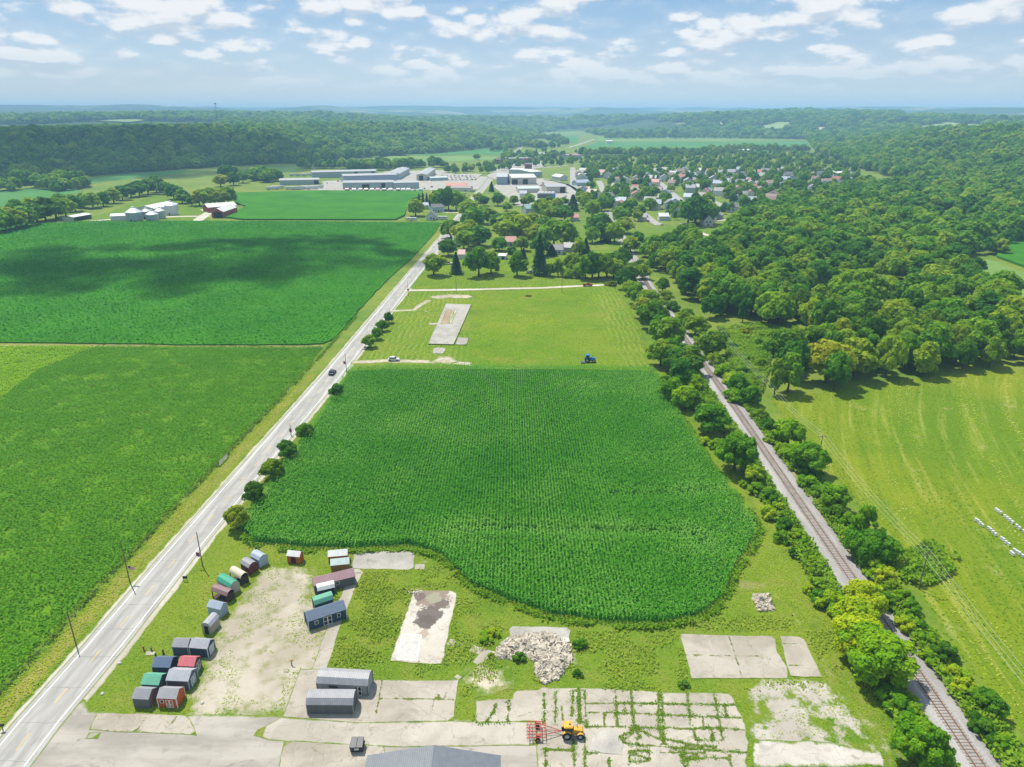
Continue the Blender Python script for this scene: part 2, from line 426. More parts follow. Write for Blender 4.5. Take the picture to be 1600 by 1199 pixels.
def strip(line, wl, wr=None):
    """polygon either side of a ground polyline"""
    wr = wl if wr is None else wr; L, Rr = [], []
    n = len(line)
    for i, p in enumerate(line):
        a, b = Vector(line[max(0, i-1)][:2]), Vector(line[min(n-1, i+1)][:2]); t = (b-a).normalized(); nn = Vector((-t.y, t.x)); q = Vector(p[:2])
        L.append(q+nn*wl); Rr.append(q-nn*wr)
    return [tuple(v) for v in L+Rr[::-1]]
# ---- roads
ROAD = [Vector((-75.6, 30, 0))]+PP([(60, 1129), (165, 1007), (277.5, 870), (521, 584), (644, 432), (695.6, 370), (709, 350), (727, 327.5), (749, 300), (769, 276), (789, 257), (805, 239), (822, 222)])
def road_f(nt, pos):
    a, b = nt.noise(nt.scaled(pos, (1, .08, 1)), .9, 4, .6), nt.noise(pos, 4, 4, .7)
    k = nt.mix(nt.ss(a, .35, .65), (.29, .28, .265), (.37, .36, .34))
    k = nt.mix(nt.math('MULTIPLY', nt.ss(b, .5, .8), .35), k, (.24, .235, .225))
    wp_ = nt.math('ABSOLUTE', nt.math('SUBTRACT', nt.attr('edge'), 2.55)); k = nt.mix(nt.math('MULTIPLY', nt.ss(wp_, .75, .1), .32), k, (.2, .195, .185))
    k = nt.mix(nt.math('MULTIPLY', nt.ss(nt.noise(nt.scaled(pos, (1, .3, 1)), .35, 3, .5), .6, .64), .3), k, (.2, .195, .19))
    cr = nt.math('PINGPONG', nt.math('ADD', nt.n('ShaderNodeSeparateXYZ', i_0=pos).outputs[1], nt.math('MULTIPLY', nt.noise(pos, .4, 2), 1.2)), 3.6)
    k = nt.mix(nt.math('MULTIPLY', nt.ss(cr, .1, .03), .5), k, (.16, .155, .15))
    return k, b
def offset0(line, dx, y1): return [Vector((p.x+dx, p.y, 0)) for p in line if p.y <= y1]
M_ROAD = surface('road_surface', road_f, .12, .35, .85, bs=.1)
M_SHOULDER = surface('shoulder', three((.36, .33, .28), (.45, .42, .36), (.25, .24, .15)), .7, .5)
sheet('road_shoulder', strip(ROAD, 5.0, 5.3), .012, M_SHOULDER, 2.5, .4)
sheet('road', strip(ROAD, 4.1, 4.1), .03, M_ROAD, 2.5)
sheet('verge', strip(offset0(ROAD, -7.4, 330), 2.3), .01, surface('dry_verge', three((.17, .18, .035), (.23, .21, .06), (.12, .16, .015)), 1.6, 1.4), 2, .4)
M_WHITE = surface('line_white', lambda nt, p: (nt.mix(nt.math('MULTIPLY', nt.ss(nt.noise(p, 3, 4, .7), .45, .7), .7), (.72, .72, .70), (.42, .41, .4)), None), grass=False)
M_YELLOW = surface('line_yellow', lambda nt, p: (nt.mix(nt.math('MULTIPLY', nt.ss(nt.noise(p, 3, 4, .7), .45, .7), .6), (.62, .42, .12), (.42, .38, .3)), None), grass=False)
def offset(line, dx, y0=-1e9, y1=1e9): return [Vector((p.x+dx, p.y, 0)) for p in line if y0 <= p.y <= y1]
for dx in (-3.05, 3.05): sheet('road_edge_line', strip(offset(ROAD, dx, 0, 900), .09), .045, M_WHITE, 4)
def on_line(line, y):
    for a, b in zip(line, line[1:]):
        if a.y <= y <= b.y: t = (y-a.y)/(b.y-a.y); return a.lerp(b, t)
    return line[-1]
mb = MB(); y = 62
while y < 420:
    a, b = on_line(ROAD, y), on_line(ROAD, y+3.2)
    mb.add([(a.x-.07, a.y, .045), (a.x+.07, a.y, .045), (b.x+.07, b.y, .045), (b.x-.07, b.y, .045)], [(0, 1, 2, 3)]); y += 9.2
tag(mb.build('road_centre_line', M_YELLOW), kind='structure')
# ---- crop fields
def corn_base(nt, pos):
    a, b = nt.noise(pos, .03, 4, .6), nt.noise(pos, 1.3, 3, .7)
    k = nt.mix(nt.ss(a, .35, .65), (.024, .12, .005), (.038, .165, .006))
    return nt.mix(nt.ss(b, .45, .75), k, (.06, .215, .010)), b
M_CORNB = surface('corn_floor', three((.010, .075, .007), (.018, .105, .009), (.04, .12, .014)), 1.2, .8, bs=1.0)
M_CORNF = surface('corn_far', corn_base, .5, .5, grass=False, bs=1.0)
def soil_f(nt, pos):
    a, b = nt.noise(pos, .06, 4, .6), nt.noise(pos, 1.2, 3, .7)
    k = nt.mix(nt.ss(a, .35, .65), (.07, .17, .009), (.10, .205, .011))
    return nt.mix(nt.ss(b, .5, .8), k, (.14, .24, .02)), b
M_SOIL = surface('soil_rows', soil_f, 1.2, .6)
CORN = PP([(548, 579), (620, 576), (760, 576), (900, 577), (1020, 579), (1038, 602), (1061, 650), (1084, 682), (1108, 725), (1129, 751), (1157, 786), (1179, 818), (1180, 842), (1157, 872), (1146, 893), (1132, 932), (1100, 958), (1030, 975), (940, 973),
           (850, 958), (790, 938), (735, 915), (690, 868), (640, 852), (560, 858), (470, 856), (395, 848), (372, 826), (392, 800), (430, 748), (470, 695), (520, 620)])
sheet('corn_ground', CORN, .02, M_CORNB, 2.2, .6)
SOY = [on_line(ROAD, y)+Vector((-11.5, 0, 0)) for y in (60, 90, 130, 180, 220, 258)]+[P(505, 543), P(300, 543), P(0, 541), P(-260, 545), Vector((-270, 120, 0)), Vector((-180, 55, 0))]
sheet('soybean_ground', SOY, .015, M_SOIL, 3, .5)
CORN2 = PP([(505, 538), (470, 540), (300, 540), (0, 536), (-300, 532), (-330, 380), (-60, 352), (60, 350), (150, 346.5), (330, 346.5), (480, 347), (690, 349), (678, 366), (655, 392), (640, 408), (612, 432), (575, 470), (540, 510), (520, 532)])
sheet('distant_corn_ground', CORN2, .55, M_CORNF, 6, .8, skirt=.55)
sheet('field_margin', strip(PP([(510, 541.5), (300, 541), (0, 539), (-280, 536)]), 2.2), .03, surface('margin_grass', three((.20, .19, .06), (.25, .22, .09), (.12, .17, .02)), 1, 1), 2, .4)
CORN3 = PP([(352, 341), (385, 324), (366, 318), (362, 303), (500, 299.5), (660, 300.5), (663, 306), (640, 314), (632, 338), (618, 344.5), (380, 344.5)])
sheet('distant_corn_ground', CORN3, 1.4, M_CORNF, 7, .8, skirt=1.4)
# ---- pale fields beyond the town, on the valley floor
M_PALE = surface('pale_field', three((.055, .17, .04), (.075, .20, .05), (.05, .15, .03), .006, .03, .2, .4), 4, 6)
M_PALE2 = surface('light_field', three((.12, .21, .05), (.15, .24, .06), (.10, .19, .04), .006, .03, .2, .4), 4, 6)
for nm, pl, mt in (('field', [(915, 240), (905, 231), (935, 222), (1130, 222), (1262, 220.5), (1268, 232), (1150, 240), (1080, 242), (960, 243)], M_PALE),
                   ('field', [(925, 221.5), (935, 214.5), (1100, 215.5), (1255, 219), (1120, 221)], M_PALE2),
                   ('field', [(855, 224), (856, 216), (905, 211), (903, 224)], M_PALE),
                   ('field', [(850, 213), (852, 207.5), (900, 206), (910, 209.5)], M_PALE2),
                   ('field', [(570, 243), (640, 233), (735, 227), (800, 225), (850, 219), (845, 226), (800, 232), (785, 243), (700, 243)], M_PALE),
                   ('field', [(470, 258), (520, 251), (565, 244.5), (700, 244.5), (782, 244.5), (775, 250), (660, 256), (560, 262), (480, 262)], M_PALE2),
                   ('field', [(405, 262), (470, 259), (480, 266), (430, 275), (400, 271)], M_PALE2),
                   ('field', [(-60, 300), (30, 296), (125, 293), (130, 301), (90, 310), (20, 322), (-60, 330)], M_PALE),
                   ('field', [(112, 286), (150, 277), (230, 269), (300, 265.5), (285, 272), (180, 283), (120, 291)], M_PALE),
                   ('field', [(1462, 406), (1510, 404), (1556, 406), (1600, 424), (1680, 450), (1700, 540), (1610, 520), (1570, 470), (1530, 428)], M_PALE2)):
    sheet(nm, PP(pl), .25, mt, None, 2)
sheet('field', PP([(1557, 381), (1640, 379), (1720, 382), (1720, 446), (1640, 433), (1557, 403)]), 1.6, M_CORNF, 5, .5, skirt=1.6)
def PT(x, y):
    u, v = (x-800)/F, (y-599.5)/F; t = np.geomspace(700, 30000, 4000); X, Y, Zr = u*t, (CP-v*SP)*t, H-(SP+v*CP)*t
    k = np.argmax(Zr < terrain(X, Y)[0]+6); return Vector((X[k], Y[k], 0)) if k else None
CLEAR = []
for pl, tan in (([(733, 194.5), (745, 190.5), (776, 189), (776, 194)], 1), ([(1106, 196), (1112, 191), (1143, 188.5), (1143, 193)], 1), ([(1166, 204), (1180, 199), (1215, 190), (1245, 190), (1235, 200), (1215, 206)], 0), ([(1274, 205), (1278, 198), (1300, 197), (1312, 204)], 1), ([(1425, 203), (1440, 196), (1480, 190), (1530, 194), (1560, 201), (1540, 206), (1460, 206)], 0), ([(1428, 200), (1450, 195), (1480, 193), (1490, 199)], 1),
                ([(1370, 183), (1400, 180.5), (1440, 181), (1420, 184.5)], 0), ([(845, 187), (880, 184), (920, 185), (890, 189)], 0), ([(980, 181), (1010, 179), (1050, 180), (1020, 183)], 1), ([(560, 192), (590, 189), (620, 190), (600, 194)], 0), ([(150, 188), (190, 185.5), (230, 186.5), (200, 190)], 0), ([(660, 183), (700, 181), (720, 182.5), (690, 185)], 0)):
    q = [PT(*p) for p in pl]
    if any(v is None for v in q) or max((a-b).length for a in q for b in q) > 2600: continue
    CLEAR.append(q); sheet('clearing', q, 4.0, surface('tan_clearing' if tan else 'green_clearing', three((.34, .30, .19), (.40, .36, .24), (.28, .28, .14), .004, .02, .1) if tan else three((.16, .25, .09), (.22, .30, .11), (.30, .30, .14), .004, .02, .1), 8, 8), None, 10, follow=True)
# ---- hay field right of the railway: swathes left by the mower curve round it
def hay_f(nt, pos):
    sp = nt.n('ShaderNodeSeparateXYZ', i_0=pos)
    dx = nt.math('SUBTRACT', sp.outputs[0], 330); dy = nt.math('SUBTRACT', sp.outputs[1], 40)
    rad = nt.math('SQRT', nt.math('ADD', nt.math('MULTIPLY', dx, dx), nt.math('MULTIPLY', nt.math('MULTIPLY', dy, dy), .55)))
    ang = nt.math('ARCTAN2', dy, dx)
    v = nt.n('ShaderNodeCombineXYZ', i_0=nt.math('MULTIPLY', rad, .5), i_1=nt.math('MULTIPLY', ang, 5.5), i_2=0.0).outputs[0]
    s = nt.noise(v, 1.0, 4, .6); big = nt.noise(pos, .018, 3, .6); fine = nt.noise(pos, 1.6, 4, .7)
    k = nt.mix(nt.ss(big, .35, .65), (.10, .17, .008), (.17, .205, .012))
    k = nt.mix(nt.math('MULTIPLY', nt.ss(s, .50, .72), .62), k, (.27, .28, .06))
    k = nt.mix(nt.math('MULTIPLY', nt.ss(s, .48, .3), .5), k, (.075, .15, .008))
    k = nt.mix(nt.math('MULTIPLY', nt.ss(nt.noise(pos, .09, 4, .7), .60, .74), .6), k, (.32, .29, .13))
    return nt.mix(nt.math('MULTIPLY', nt.ss(fine, .5, .25), .4), k, (.05, .1, .006)), fine
M_HAY = surface('hay', hay_f, 1.5, 1.5, bs=.4)
HAY = PP([(1204, 622), (1330, 607), (1450, 588), (1600, 577), (1760, 570)])+[Vector((330, 200, 0)), Vector((300, 60, 0)), Vector((90, 55, 0))]+PP([(1600, 1150), (1560, 1110), (1520, 1055), (1470, 985), (1420, 900), (1395, 850), (1330, 780), (1270, 705), (1225, 660)])
sheet('hay_field', HAY, .015, M_HAY, 3, .8)
# ---- mown meadow with its mower stripes
def lawn_f(nt, pos):
    sp = nt.n('ShaderNodeSeparateXYZ', i_0=pos)
    wob = nt.math('ADD', nt.math('MULTIPLY', nt.noise(pos, .03, 2), 6), nt.math('MULTIPLY', nt.noise(pos, .22, 3), 1.6))
    st = nt.math('PINGPONG', nt.math('ADD', sp.outputs[0], wob), 1.15)
    st = nt.math('ADD', st, nt.math('MULTIPLY', nt.math('SUBTRACT', nt.noise(pos, .6, 3), .5), 1.2))
    big = nt.noise(pos, .02, 3, .55); fine = nt.noise(pos, .8, 5, .78)
    zone = nt.math('MAXIMUM', nt.ss(sp.outputs[0], -14, -24), nt.ss(sp.outputs[0], 38, 46))
    k = nt.mix(nt.ss(big, .35, .65), (.10, .185, .012), (.15, .205, .018))
    k = nt.mix(nt.math('MULTIPLY', nt.ss(nt.noise(pos, .06, 5, .68), .5, .7), .7), k, (.205, .20, .035)); k = nt.mix(nt.math('MULTIPLY', nt.ss(nt.noise(pos, .035, 5, .7), .5, .35), .6), k, (.075, .15, .009))
    k = nt.mix(nt.math('MULTIPLY', nt.math('MULTIPLY', nt.ss(st, .55, 1.05), zone), .5), k, (.24, .26, .08))
    return nt.mix(nt.math('MULTIPLY', nt.ss(fine, .5, .25), .4), k, (.05, .11, .008)), fine
M_LAWN = surface('lawn', lawn_f, 1.5, 1.5, bs=.3)
sheet('meadow', PP([(558, 563), (590, 535), (615, 487), (640, 457), (720, 455), (850, 453), (960, 449), (985, 480), (1003, 520), (1018, 577), (900, 574), (700, 572), (600, 571)]), .015, M_LAWN, 3, .6)
sheet('lawn', PP([(640, 451), (665, 415), (680, 432), (800, 440), (920, 441), (965, 443), (955, 447), (850, 448.5), (720, 450.5)]), .015, surface('lawn_plain', three((.085, .165, .011), (.12, .19, .016), (.15, .19, .03)), 1, 1), 3, .6)
for pl in ([(925, 380), (985, 362), (1110, 352), (1150, 356), (1120, 376), (1090, 386), (1010, 380), (985, 395)], [(880, 330), (905, 330), (905, 368), (955, 372), (955, 383), (880, 372)], [(640, 350), (660, 341), (662, 331), (732, 331), (718, 344), (697, 351)], [(893, 290), (940, 290), (935, 301), (905, 299)], [(660, 432), (700, 400), (850, 390), (960, 390), (955, 415), (840, 436)]):
    sheet('lawn', PP(pl), .02, MATS['lawn_plain'], 6, 1)
sheet('grass_bank', PP([(1105, 515), (1160, 515), (1260, 525), (1265, 545), (1205, 560), (1190, 618), (1155, 600)]), .03, surface('rough_grass', three((.10, .165, .015), (.16, .2, .03), (.2, .19, .05)), 2, 2), 4, 1)
sheet('farm_track_grass', PP([(60, 362), (120, 345), (165, 333), (245, 303), (250, 306), (320, 318), (330, 345), (140, 347)]), .03, MATS['lawn_plain'], 6, 1)
# ---- lanes and paths
M_GRAVEL = surface('lane_gravel', three((.42, .38, .32), (.52, .48, .42), (.32, .29, .2)), .8, .8)
M_DIRT = surface('dirt', three((.36, .31, .24), (.47, .42, .34), (.18, .18, .07), .1, .5, 3, .8), 1.6, 1.4)
M_DIRTY = surface('worn_dirt', three((.36, .31, .24), (.47, .42, .34), (.18, .18, .07), .1, .5, 3, .8), 3.2, 2.4)
def lane(name, px, wd, m=M_GRAVEL, z=.04, amp=.35): return sheet(name, strip(PP(px), wd/2), z, m, max(1.2, wd/3), amp)
lane('lane', [(629, 454), (680, 453.6), (740, 452.6), (850, 450), (905, 447.2), (945, 445.5)], 4.4)
lane('lane', [(608, 486.5), (648, 484.5), (656, 477), (672, 469)], 4.2, M_DIRT)
lane('lane', [(672, 466), (700, 463), (740, 464)], 9, M_DIRTY)
lane('footpath', [(654, 487.5), (693, 486.5)], 1.4)
lane('lane', [(548, 567), (600, 564), (690, 566), (740, 569)], 4.6, M_DIRT)
sheet('dirt_patch', PP([(670, 565), (685, 556), (705, 556), (720, 565), (700, 571)]), .05, M_DIRTY, 1.5, .6)
lane('lane', [(735, 295), (700, 297), (672, 299)], 7, M_GRAVEL, .05)
lane('lane', [(700, 346.5), (716, 345.5)], 7, M_GRAVEL, .08); lane('lane', [(690, 332), (722, 333)], 5, M_GRAVEL, .08)
lane('lane', [(1130, 373), (1098, 366), (1078, 357), (1062, 353)], 7, M_GRAVEL, .08); lane('lane', [(1062, 350), (1110, 346), (1145, 343)], 6, M_GRAVEL, .08)
lane('lane', [(140, 346), (200, 341), (290, 338.5), (330, 338)], 8, M_GRAVEL, .08); lane('lane', [(308, 345.5), (318, 338), (330, 331), (318, 327)], 10, M_GRAVEL, .1)
for px, wd in (([(1024, 283), (1040, 296), (1055, 310), (1066, 318)], 14), ([(1090, 306), (1125, 320), (1150, 330)], 10), ([(895, 262), (895, 275), (896, 292)], 9), ([(936, 283), (942, 297), (948, 305)], 8), ([(888, 231), (905, 226), (928, 218)], 10), ([(780, 262), (850, 262), (900, 258)], 10), ([(1000, 330), (1020, 346), (1030, 352)], 8)):
    lane('street', px, wd, M_ROAD, .12, .2)
M_PAVE = surface('paved_yard', concrete_f((.29, .275, .245), (.37, .35, .315), joint=False), 1.5, 1.5)
for pl in ([(425, 297), (470, 297), (505, 290), (500, 283), (540, 282), (590, 277), (600, 268), (690, 266), (725, 276), (765, 276), (748, 297), (700, 297.5), (540, 298)],
           [(770, 292), (778, 285), (850, 279), (905, 292), (915, 302), (912, 318), (850, 325), (805, 322), (790, 308)], [(760, 275), (795, 252), (855, 252), (850, 262), (800, 270), (775, 284)], [(690, 272), (755, 272), (742, 282), (690, 283)]):
    PAVZ = globals().get('PAVZ', 0)+.07; sheet('paved_yard', PP(pl), .06+PAVZ, M_PAVE, 9, 2)
# curved spur track through the town
lane('railway_spur', [(850, 281), (870, 284), (885, 288), (895, 293), (904, 300), (908, 306)], 5, surface('old_ballast', three((.2, .17, .15), (.26, .23, .2), (.15, .13, .11)), .5, .5), .2)
# ---- old foundation slab in the meadow
M_CONC = surface('old_concrete', concrete_f(jw=.16), .25, .2)
M_CONCW = surface('weedy_concrete', concrete_f((.31, .28, .235), (.40, .365, .31), weeds=.385, jw=.24), .5, .3)
M_CONCG = surface('grey_concrete', concrete_f((.28, .265, .24), (.36, .345, .315), joint=False), .3, .25)
sheet('foundation_slab', PP([(696.5, 476), (736.5, 477.5), (709, 540), (669, 539)]), .5, M_CONCG, 1.5, .15, skirt=.5)
sheet('foundation_slab', PP([(715.5, 528.5), (732.5, 529), (729.5, 540), (711.5, 539.5)]), .3, M_CONCG, 1.5, .1, skirt=.3)
sheet('foundation_slab', PP([(677.5, 543.5), (697.5, 543.5), (693, 553), (675.5, 553)]), .1, M_CONCG, 1.5, .1, skirt=.1)
sheet('foundation_slab', PP([(671, 505), (684, 505), (682.5, 507.8), (669.5, 507.8)]), .1, M_CONCG, 1, .1)
sheet('brown_floor', PP([(697, 487.5), (706.5, 487.5), (700.5, 507.5), (688.5, 508)]), .52, surface('brown_floor', three((.30, .21, .14), (.36, .27, .19), (.14, .17, .05)), .6, .5), 1, .2)
sheet('planter_strip', PP([(709.5, 487), (714.5, 487), (706, 508), (700.8, 508)]), .52, surface('planter', three((.36, .34, .28), (.45, .42, .36), (.1, .15, .02)), .9, .5), .8, .2)
# ---- yard in front: gravel, asphalt, broken slabs
M_YARD = surface('yard_gravel', three((.31, .275, .215), (.41, .37, .305), (.17, .185, .06), .09, .33, 3.5, .85), 4.6, 2.6, freq=.3)
YARD = PP([(425, 878), (470, 884), (490, 888), (500, 905), (492, 935), (525, 975), (508, 1046), (490, 1060), (460, 1128), (285, 1128), (292, 1095), (312, 1040), (326, 1000), (352, 955), (385, 920), (402, 898)])
sheet('gravel_yard', YARD, .012, M_YARD, 1.1, 1.2)
def asphalt_f(nt, pos):
    a, b, c = nt.noise(nt.scaled(pos, (.5, 1.6, 1)), .12, 4, .6), nt.noise(pos, .45, 5, .7), nt.noise(pos, 5, 3)
    k = nt.mix(nt.ss(a, .38, .62), (.26, .24, .21), (.36, .335, .295))
    k = nt.mix(nt.math('MULTIPLY', nt.ss(b, .53, .70), .55), k, (.20, .19, .175)); k = nt.mix(nt.math('MULTIPLY', nt.ss(nt.noise(nt.scaled(pos, (.6, 1.2, 1)), .19, 5, .7, 1.0), .60, .70), .7), k, (.15, .14, .13))
    return nt.mix(nt.math('MULTIPLY', nt.ss(c, .55, .8), .3), k, (.2, .19, .17)), c
M_ASPH = surface('worn_asphalt', asphalt_f, .8, .6, bs=.15)
LOT = [Vector((-72, 60, 0))]+PP([(38, 1199), (95, 1130), (122, 1090), (134, 1094), (142, 1112), (290, 1118), (445, 1118), (480, 1122), (740, 1124), (740, 1135), (900, 1150), (900, 1199)])+[Vector((9, 60, 0))]
sheet('yard_asphalt', LOT, .02, M_ASPH, 1.6, .5)
J = lambda *ls: [PP(l) for l in ls]
sheet('concrete_slab', PP([(152, 1114), (290, 1118), (300, 1130), (308, 1150), (200, 1145), (139, 1141)]), .045, M_CONC, .9, .25, joints=J([(231, 1117), (212, 1144)], [(268, 1131), (276, 1120)], [(139, 1141), (308, 1149)]))
sheet('concrete_slab', PP([(139, 1145), (158, 1145), (153, 1155), (134, 1155)]), .05, M_CONC, .9, .1)
sheet('concrete_slab', PP([(469, 1045.5), (500, 1046), (585, 1063), (704, 1063.5), (717, 1062), (713, 1090), (709, 1127), (560, 1130), (441, 1121)]), .045, M_CONC, .9, .15,
      joints=J([(597, 1064), (586, 1126)], [(590, 1092), (680, 1093), (708, 1094)], [(678, 1093), (675, 1110)], [(683, 1085), (686, 1093), (695, 1093), (697, 1084)]))
sheet('concrete_slab', PP([(440, 1121), (560, 1130), (709, 1127), (745, 1128), (840, 1128), (838, 1165), (620, 1168), (420, 1157), (396, 1150), (402, 1141)]), .052, surface('pale_concrete', concrete_f((.33, .305, .26), (.41, .38, .33), joint=False), .4, .3), 1.2, .15)
sheet('concrete_slab', [tuple(v) for v in PP([(444, 1157), (540, 1161), (600, 1165), (600, 1199)])]+[(-18, 66), (-33, 66)], .047, M_CONC, 1.2, .15, joints=J([(600, 1163), (595, 1180)], [(600, 1163), (655, 1166)]))
sheet('concrete_slab', PP([(548, 888), (569.5, 890), (555, 920), (535, 970), (510, 1047.5), (487.5, 1046.5), (515, 970), (535, 925)]), .035, M_CONC, .9, .2, joints=J([(512, 985), (530, 985)], [(550, 895), (566, 896)]))
sheet('concrete_slab', PP([(554, 861), (604, 860.5), (649.5, 862.5), (646.5, 891), (570, 890), (548, 888)]), .05, M_CONCG, .9, .25, joints=J([(586, 861), (577, 890)]))
sheet('concrete_slab', PP([(648, 881.6), (665, 881.6), (664, 891), (647, 890)]), .045, M_CONC, .8, .1)
# slab with the burnt patch
def burnt_f(nt, pos):
    k, b = concrete_f((.40, .36, .31), (.47, .44, .39), joint=False)(nt, pos)
    def blob(px, r, s=1.6, st=.95):
        p = P(*px); dv = nt.n('ShaderNodeVectorMath', operation='DISTANCE', i_0=pos, i_1=(p.x, p.y, .05)).outputs['Value']
        return nt.math('MULTIPLY', nt.ss(nt.math('ADD', nt.math('DIVIDE', dv, r), nt.math('MULTIPLY', nt.math('SUBTRACT', nt.noise(pos, .8, 4, .7), .5), s)), 1.0, .82), st)
    for px, r, c in (((676, 935), 3.6, (.21, .165, .135)), ((672, 960), 2.6, (.12, .10, .09)), ((664, 972), 2.2, (.11, .09, .08)), ((690, 945), 1.7, (.14, .11, .1)), ((655, 932), 1.5, (.14, .11, .1)), ((678, 935), 1.7, (.26, .245, .18)), ((676, 932), .9, (.24, .25, .17)), ((661, 992), 1.2, (.33, .27, .21))):
        k = nt.mix(blob(px, r), k, c)
    return k, b
sheet('burnt_slab', PP([(646.5, 921.7), (680, 923), (715.4, 924), (702, 985), (690.8, 1038.5), (650, 1037), (609, 1033.8), (628, 975)]), .06, surface('burnt_concrete', burnt_f, .4, .25), .9, .3)
wp = PP([(628.5, 992), (658, 993), (651, 1032), (621, 1031)])
sheet('pale_floor_paint', wp, .07, surface('pale_floor', three((.41, .39, .36), (.47, .455, .425), (.33, .31, .28)), .2, .3, grass=False), .7, .05)
for a, b in zip(wp, wp[1:]+wp[:1]): sheet('painted_line', strip([a, b], .14), .082, M_WHITE, 1)
lane('footpath', [(700, 1003), (735, 1012), (762, 1021)], 1.9, M_CONC, .055, .2); sheet('footpath', PP([(756, 1014), (778, 1019), (740, 1045), (716.5, 1063), (702, 1063), (738, 1035)]), .058, M_CONC, .9, .2)
lane('footpath', [(785, 1030), (794, 1050), (799, 1078)], 1.2, M_CONC, .05, .25)
# slab grids with weeds in every joint
def Z5(x, y): return (740+x/4.444, 940+y/4.444)
def Z8(x, y): return (900+x/3.2, 1060+y/3.2)
jl = [[Z5(490, 640), Z5(490, 850)], [Z5(572, 630), Z5(565, 860)], [Z5(612, 730), Z5(618, 820)], [Z5(690, 620), Z5(680, 820)], [Z5(735, 600), Z5(740, 850)], [Z5(728, 600), Z5(728, 850)], [Z5(770, 620), Z5(785, 880)], [Z5(240, 690), Z5(240, 845)], [Z5(250, 690), Z5(250, 760)], [Z5(0, 848), Z5(290, 848)], [Z5(10, 690), Z5(0, 845)],
      [Z5(155, 710), Z5(140, 770), Z5(90, 835)], [Z5(780, 712), Z5(1000, 708), Z8(800, 135)], [Z5(780, 770), Z5(1000, 775), Z8(820, 200)], [Z5(770, 872), Z5(1000, 872), Z8(430, 250)], [Z8(195, 60), Z8(208, 245)], [Z8(275, 60), Z8(282, 180)], [Z8(285, 180), Z8(290, 245)], [Z8(412, 70), Z8(412, 260), Z8(440, 330)], [Z8(428, 70), Z8(436, 300), Z8(450, 330)], [Z8(556, 70), Z8(572, 235)], [Z8(690, 75), Z8(720, 240)],
      [Z8(635, 200), Z8(638, 255)], [Z8(745, 140), Z8(752, 185)], [Z8(140, 185), Z8(140, 245)], [Z8(240, 120), Z8(243, 180)], [Z8(440, 250), Z8(560, 255), Z8(700, 250), Z8(840, 260)], [Z8(210, 300), Z8(300, 250), Z8(420, 310)], [Z8(200, 310), Z8(260, 330), Z8(440, 345), Z8(600, 355), Z8(860, 375)], [Z8(430, 300), Z8(560, 330), Z8(700, 345)], [Z8(590, 260), Z8(600, 310), Z8(740, 315), Z8(720, 260)], [Z8(680, 265), Z8(685, 318)],
      [Z5(690, 960), Z5(700, 1180)], [Z5(770, 950), Z5(775, 1180)], [Z5(500, 1020), Z5(500, 1150)], [Z5(490, 1030), Z5(690, 1035)], [Z5(780, 1050), Z5(860, 1055)], [Z5(940, 1090), Z5(945, 1180)], [Z5(1080, 1040), Z5(1220, 1040), Z5(1220, 1110), Z5(1080, 1120), Z5(1080, 1040)], [Z5(1100, 1060), Z5(1200, 1090)], [Z5(1300, 1050), Z5(1600, 1060)], [Z5(1450, 1060), Z5(1470, 1180)], [Z5(1480, 1100), Z5(1600, 1095)], [Z8(520, 370), Z8(540, 445)], [Z8(540, 370), Z8(560, 445)], [Z8(770, 385), Z8(775, 445)],
      [Z5(1100, 920), Z5(1060, 950), Z5(1000, 960)], [Z5(1130, 960), Z5(1140, 1000)], [Z8(290, 255), Z8(320, 290), Z8(300, 320)], [Z8(560, 395), Z8(750, 400)]]
SLABS = PP([(742, 1094), (800, 1092), (802, 1079), (840, 1078), (845, 1075), (915, 1075), (960, 1077), (1030, 1081), (1145, 1084), (1152, 1105), (1162, 1125), (1170, 1160), (1168, 1199)])+[Vector((33, 66, 0)), Vector((5, 66, 0))]+PP([(840, 1199), (838, 1128), (742, 1131)])
sheet('concrete_slab', SLABS, .057, M_CONCW, .55, .3, joints=[PP(l) for l in jl])
sheet('gravel_patch', PP([(925, 1155), (945, 1140), (960, 1142), (975, 1165), (972, 1180), (945, 1178), (920, 1172)]), .075, surface('gravel_pile', three((.36, .34, .31), (.43, .41, .38), (.27, .25, .23)), .3, .4, grass=False), .6, .3, zfun=lambda x, y: .6*np.exp(-((x-P(948, 1160).x)**2+(y-P(948, 1160).y)**2)/2.0))
sheet('concrete_slab', PP([(1062, 991), (1139.7, 992.7), (1212, 994.7), (1214.5, 1019.7), (1230.7, 1044.6), (1230.7, 1060.8), (1080, 1060.8)]), .07, M_CONC, .8, .2, joints=J([(1138.5, 993), (1160, 1060)], [(1069, 1024), (1185, 1026)]))
sheet('concrete_slab', PP([(1218, 994), (1255.7, 994.7), (1285.6, 1059.6), (1234.5, 1057), (1221, 1007)]), .07, M_CONC, .8, .25, joints=J([(1220, 1006.5), (1247, 1006.5)], [(1233, 1040), (1255, 1040)]))
sheet('cracked_asphalt', PP([(1165, 1080), (1190, 1060), (1290, 1062), (1310, 1085), (1345, 1125), (1372, 1175), (1385, 1199), (1200, 1199), (1172, 1150)]), .03, surface('cracked_asphalt', concrete_f((.33, .30, .26), (.40, .37, .33), (.22, .2, .15), weeds=.50, joint=False), 2.2, 1.2), 1.0, .6)
sheet('concrete_slab', PP([(1180, 1155), (1290, 1160), (1375, 1175), (1390, 1199), (1170, 1199)]), .05, surface('crumbling_concrete', concrete_f((.40, .37, .33), (.47, .44, .4), weeds=.43, joint=False), 1.2, .6), .9, .5)
sheet('concrete_slab', PP([(794, 978), (893, 980.5), (889.6, 1002), (880, 1015), (800, 1010)]), .06, M_CONCG, .8, .2)
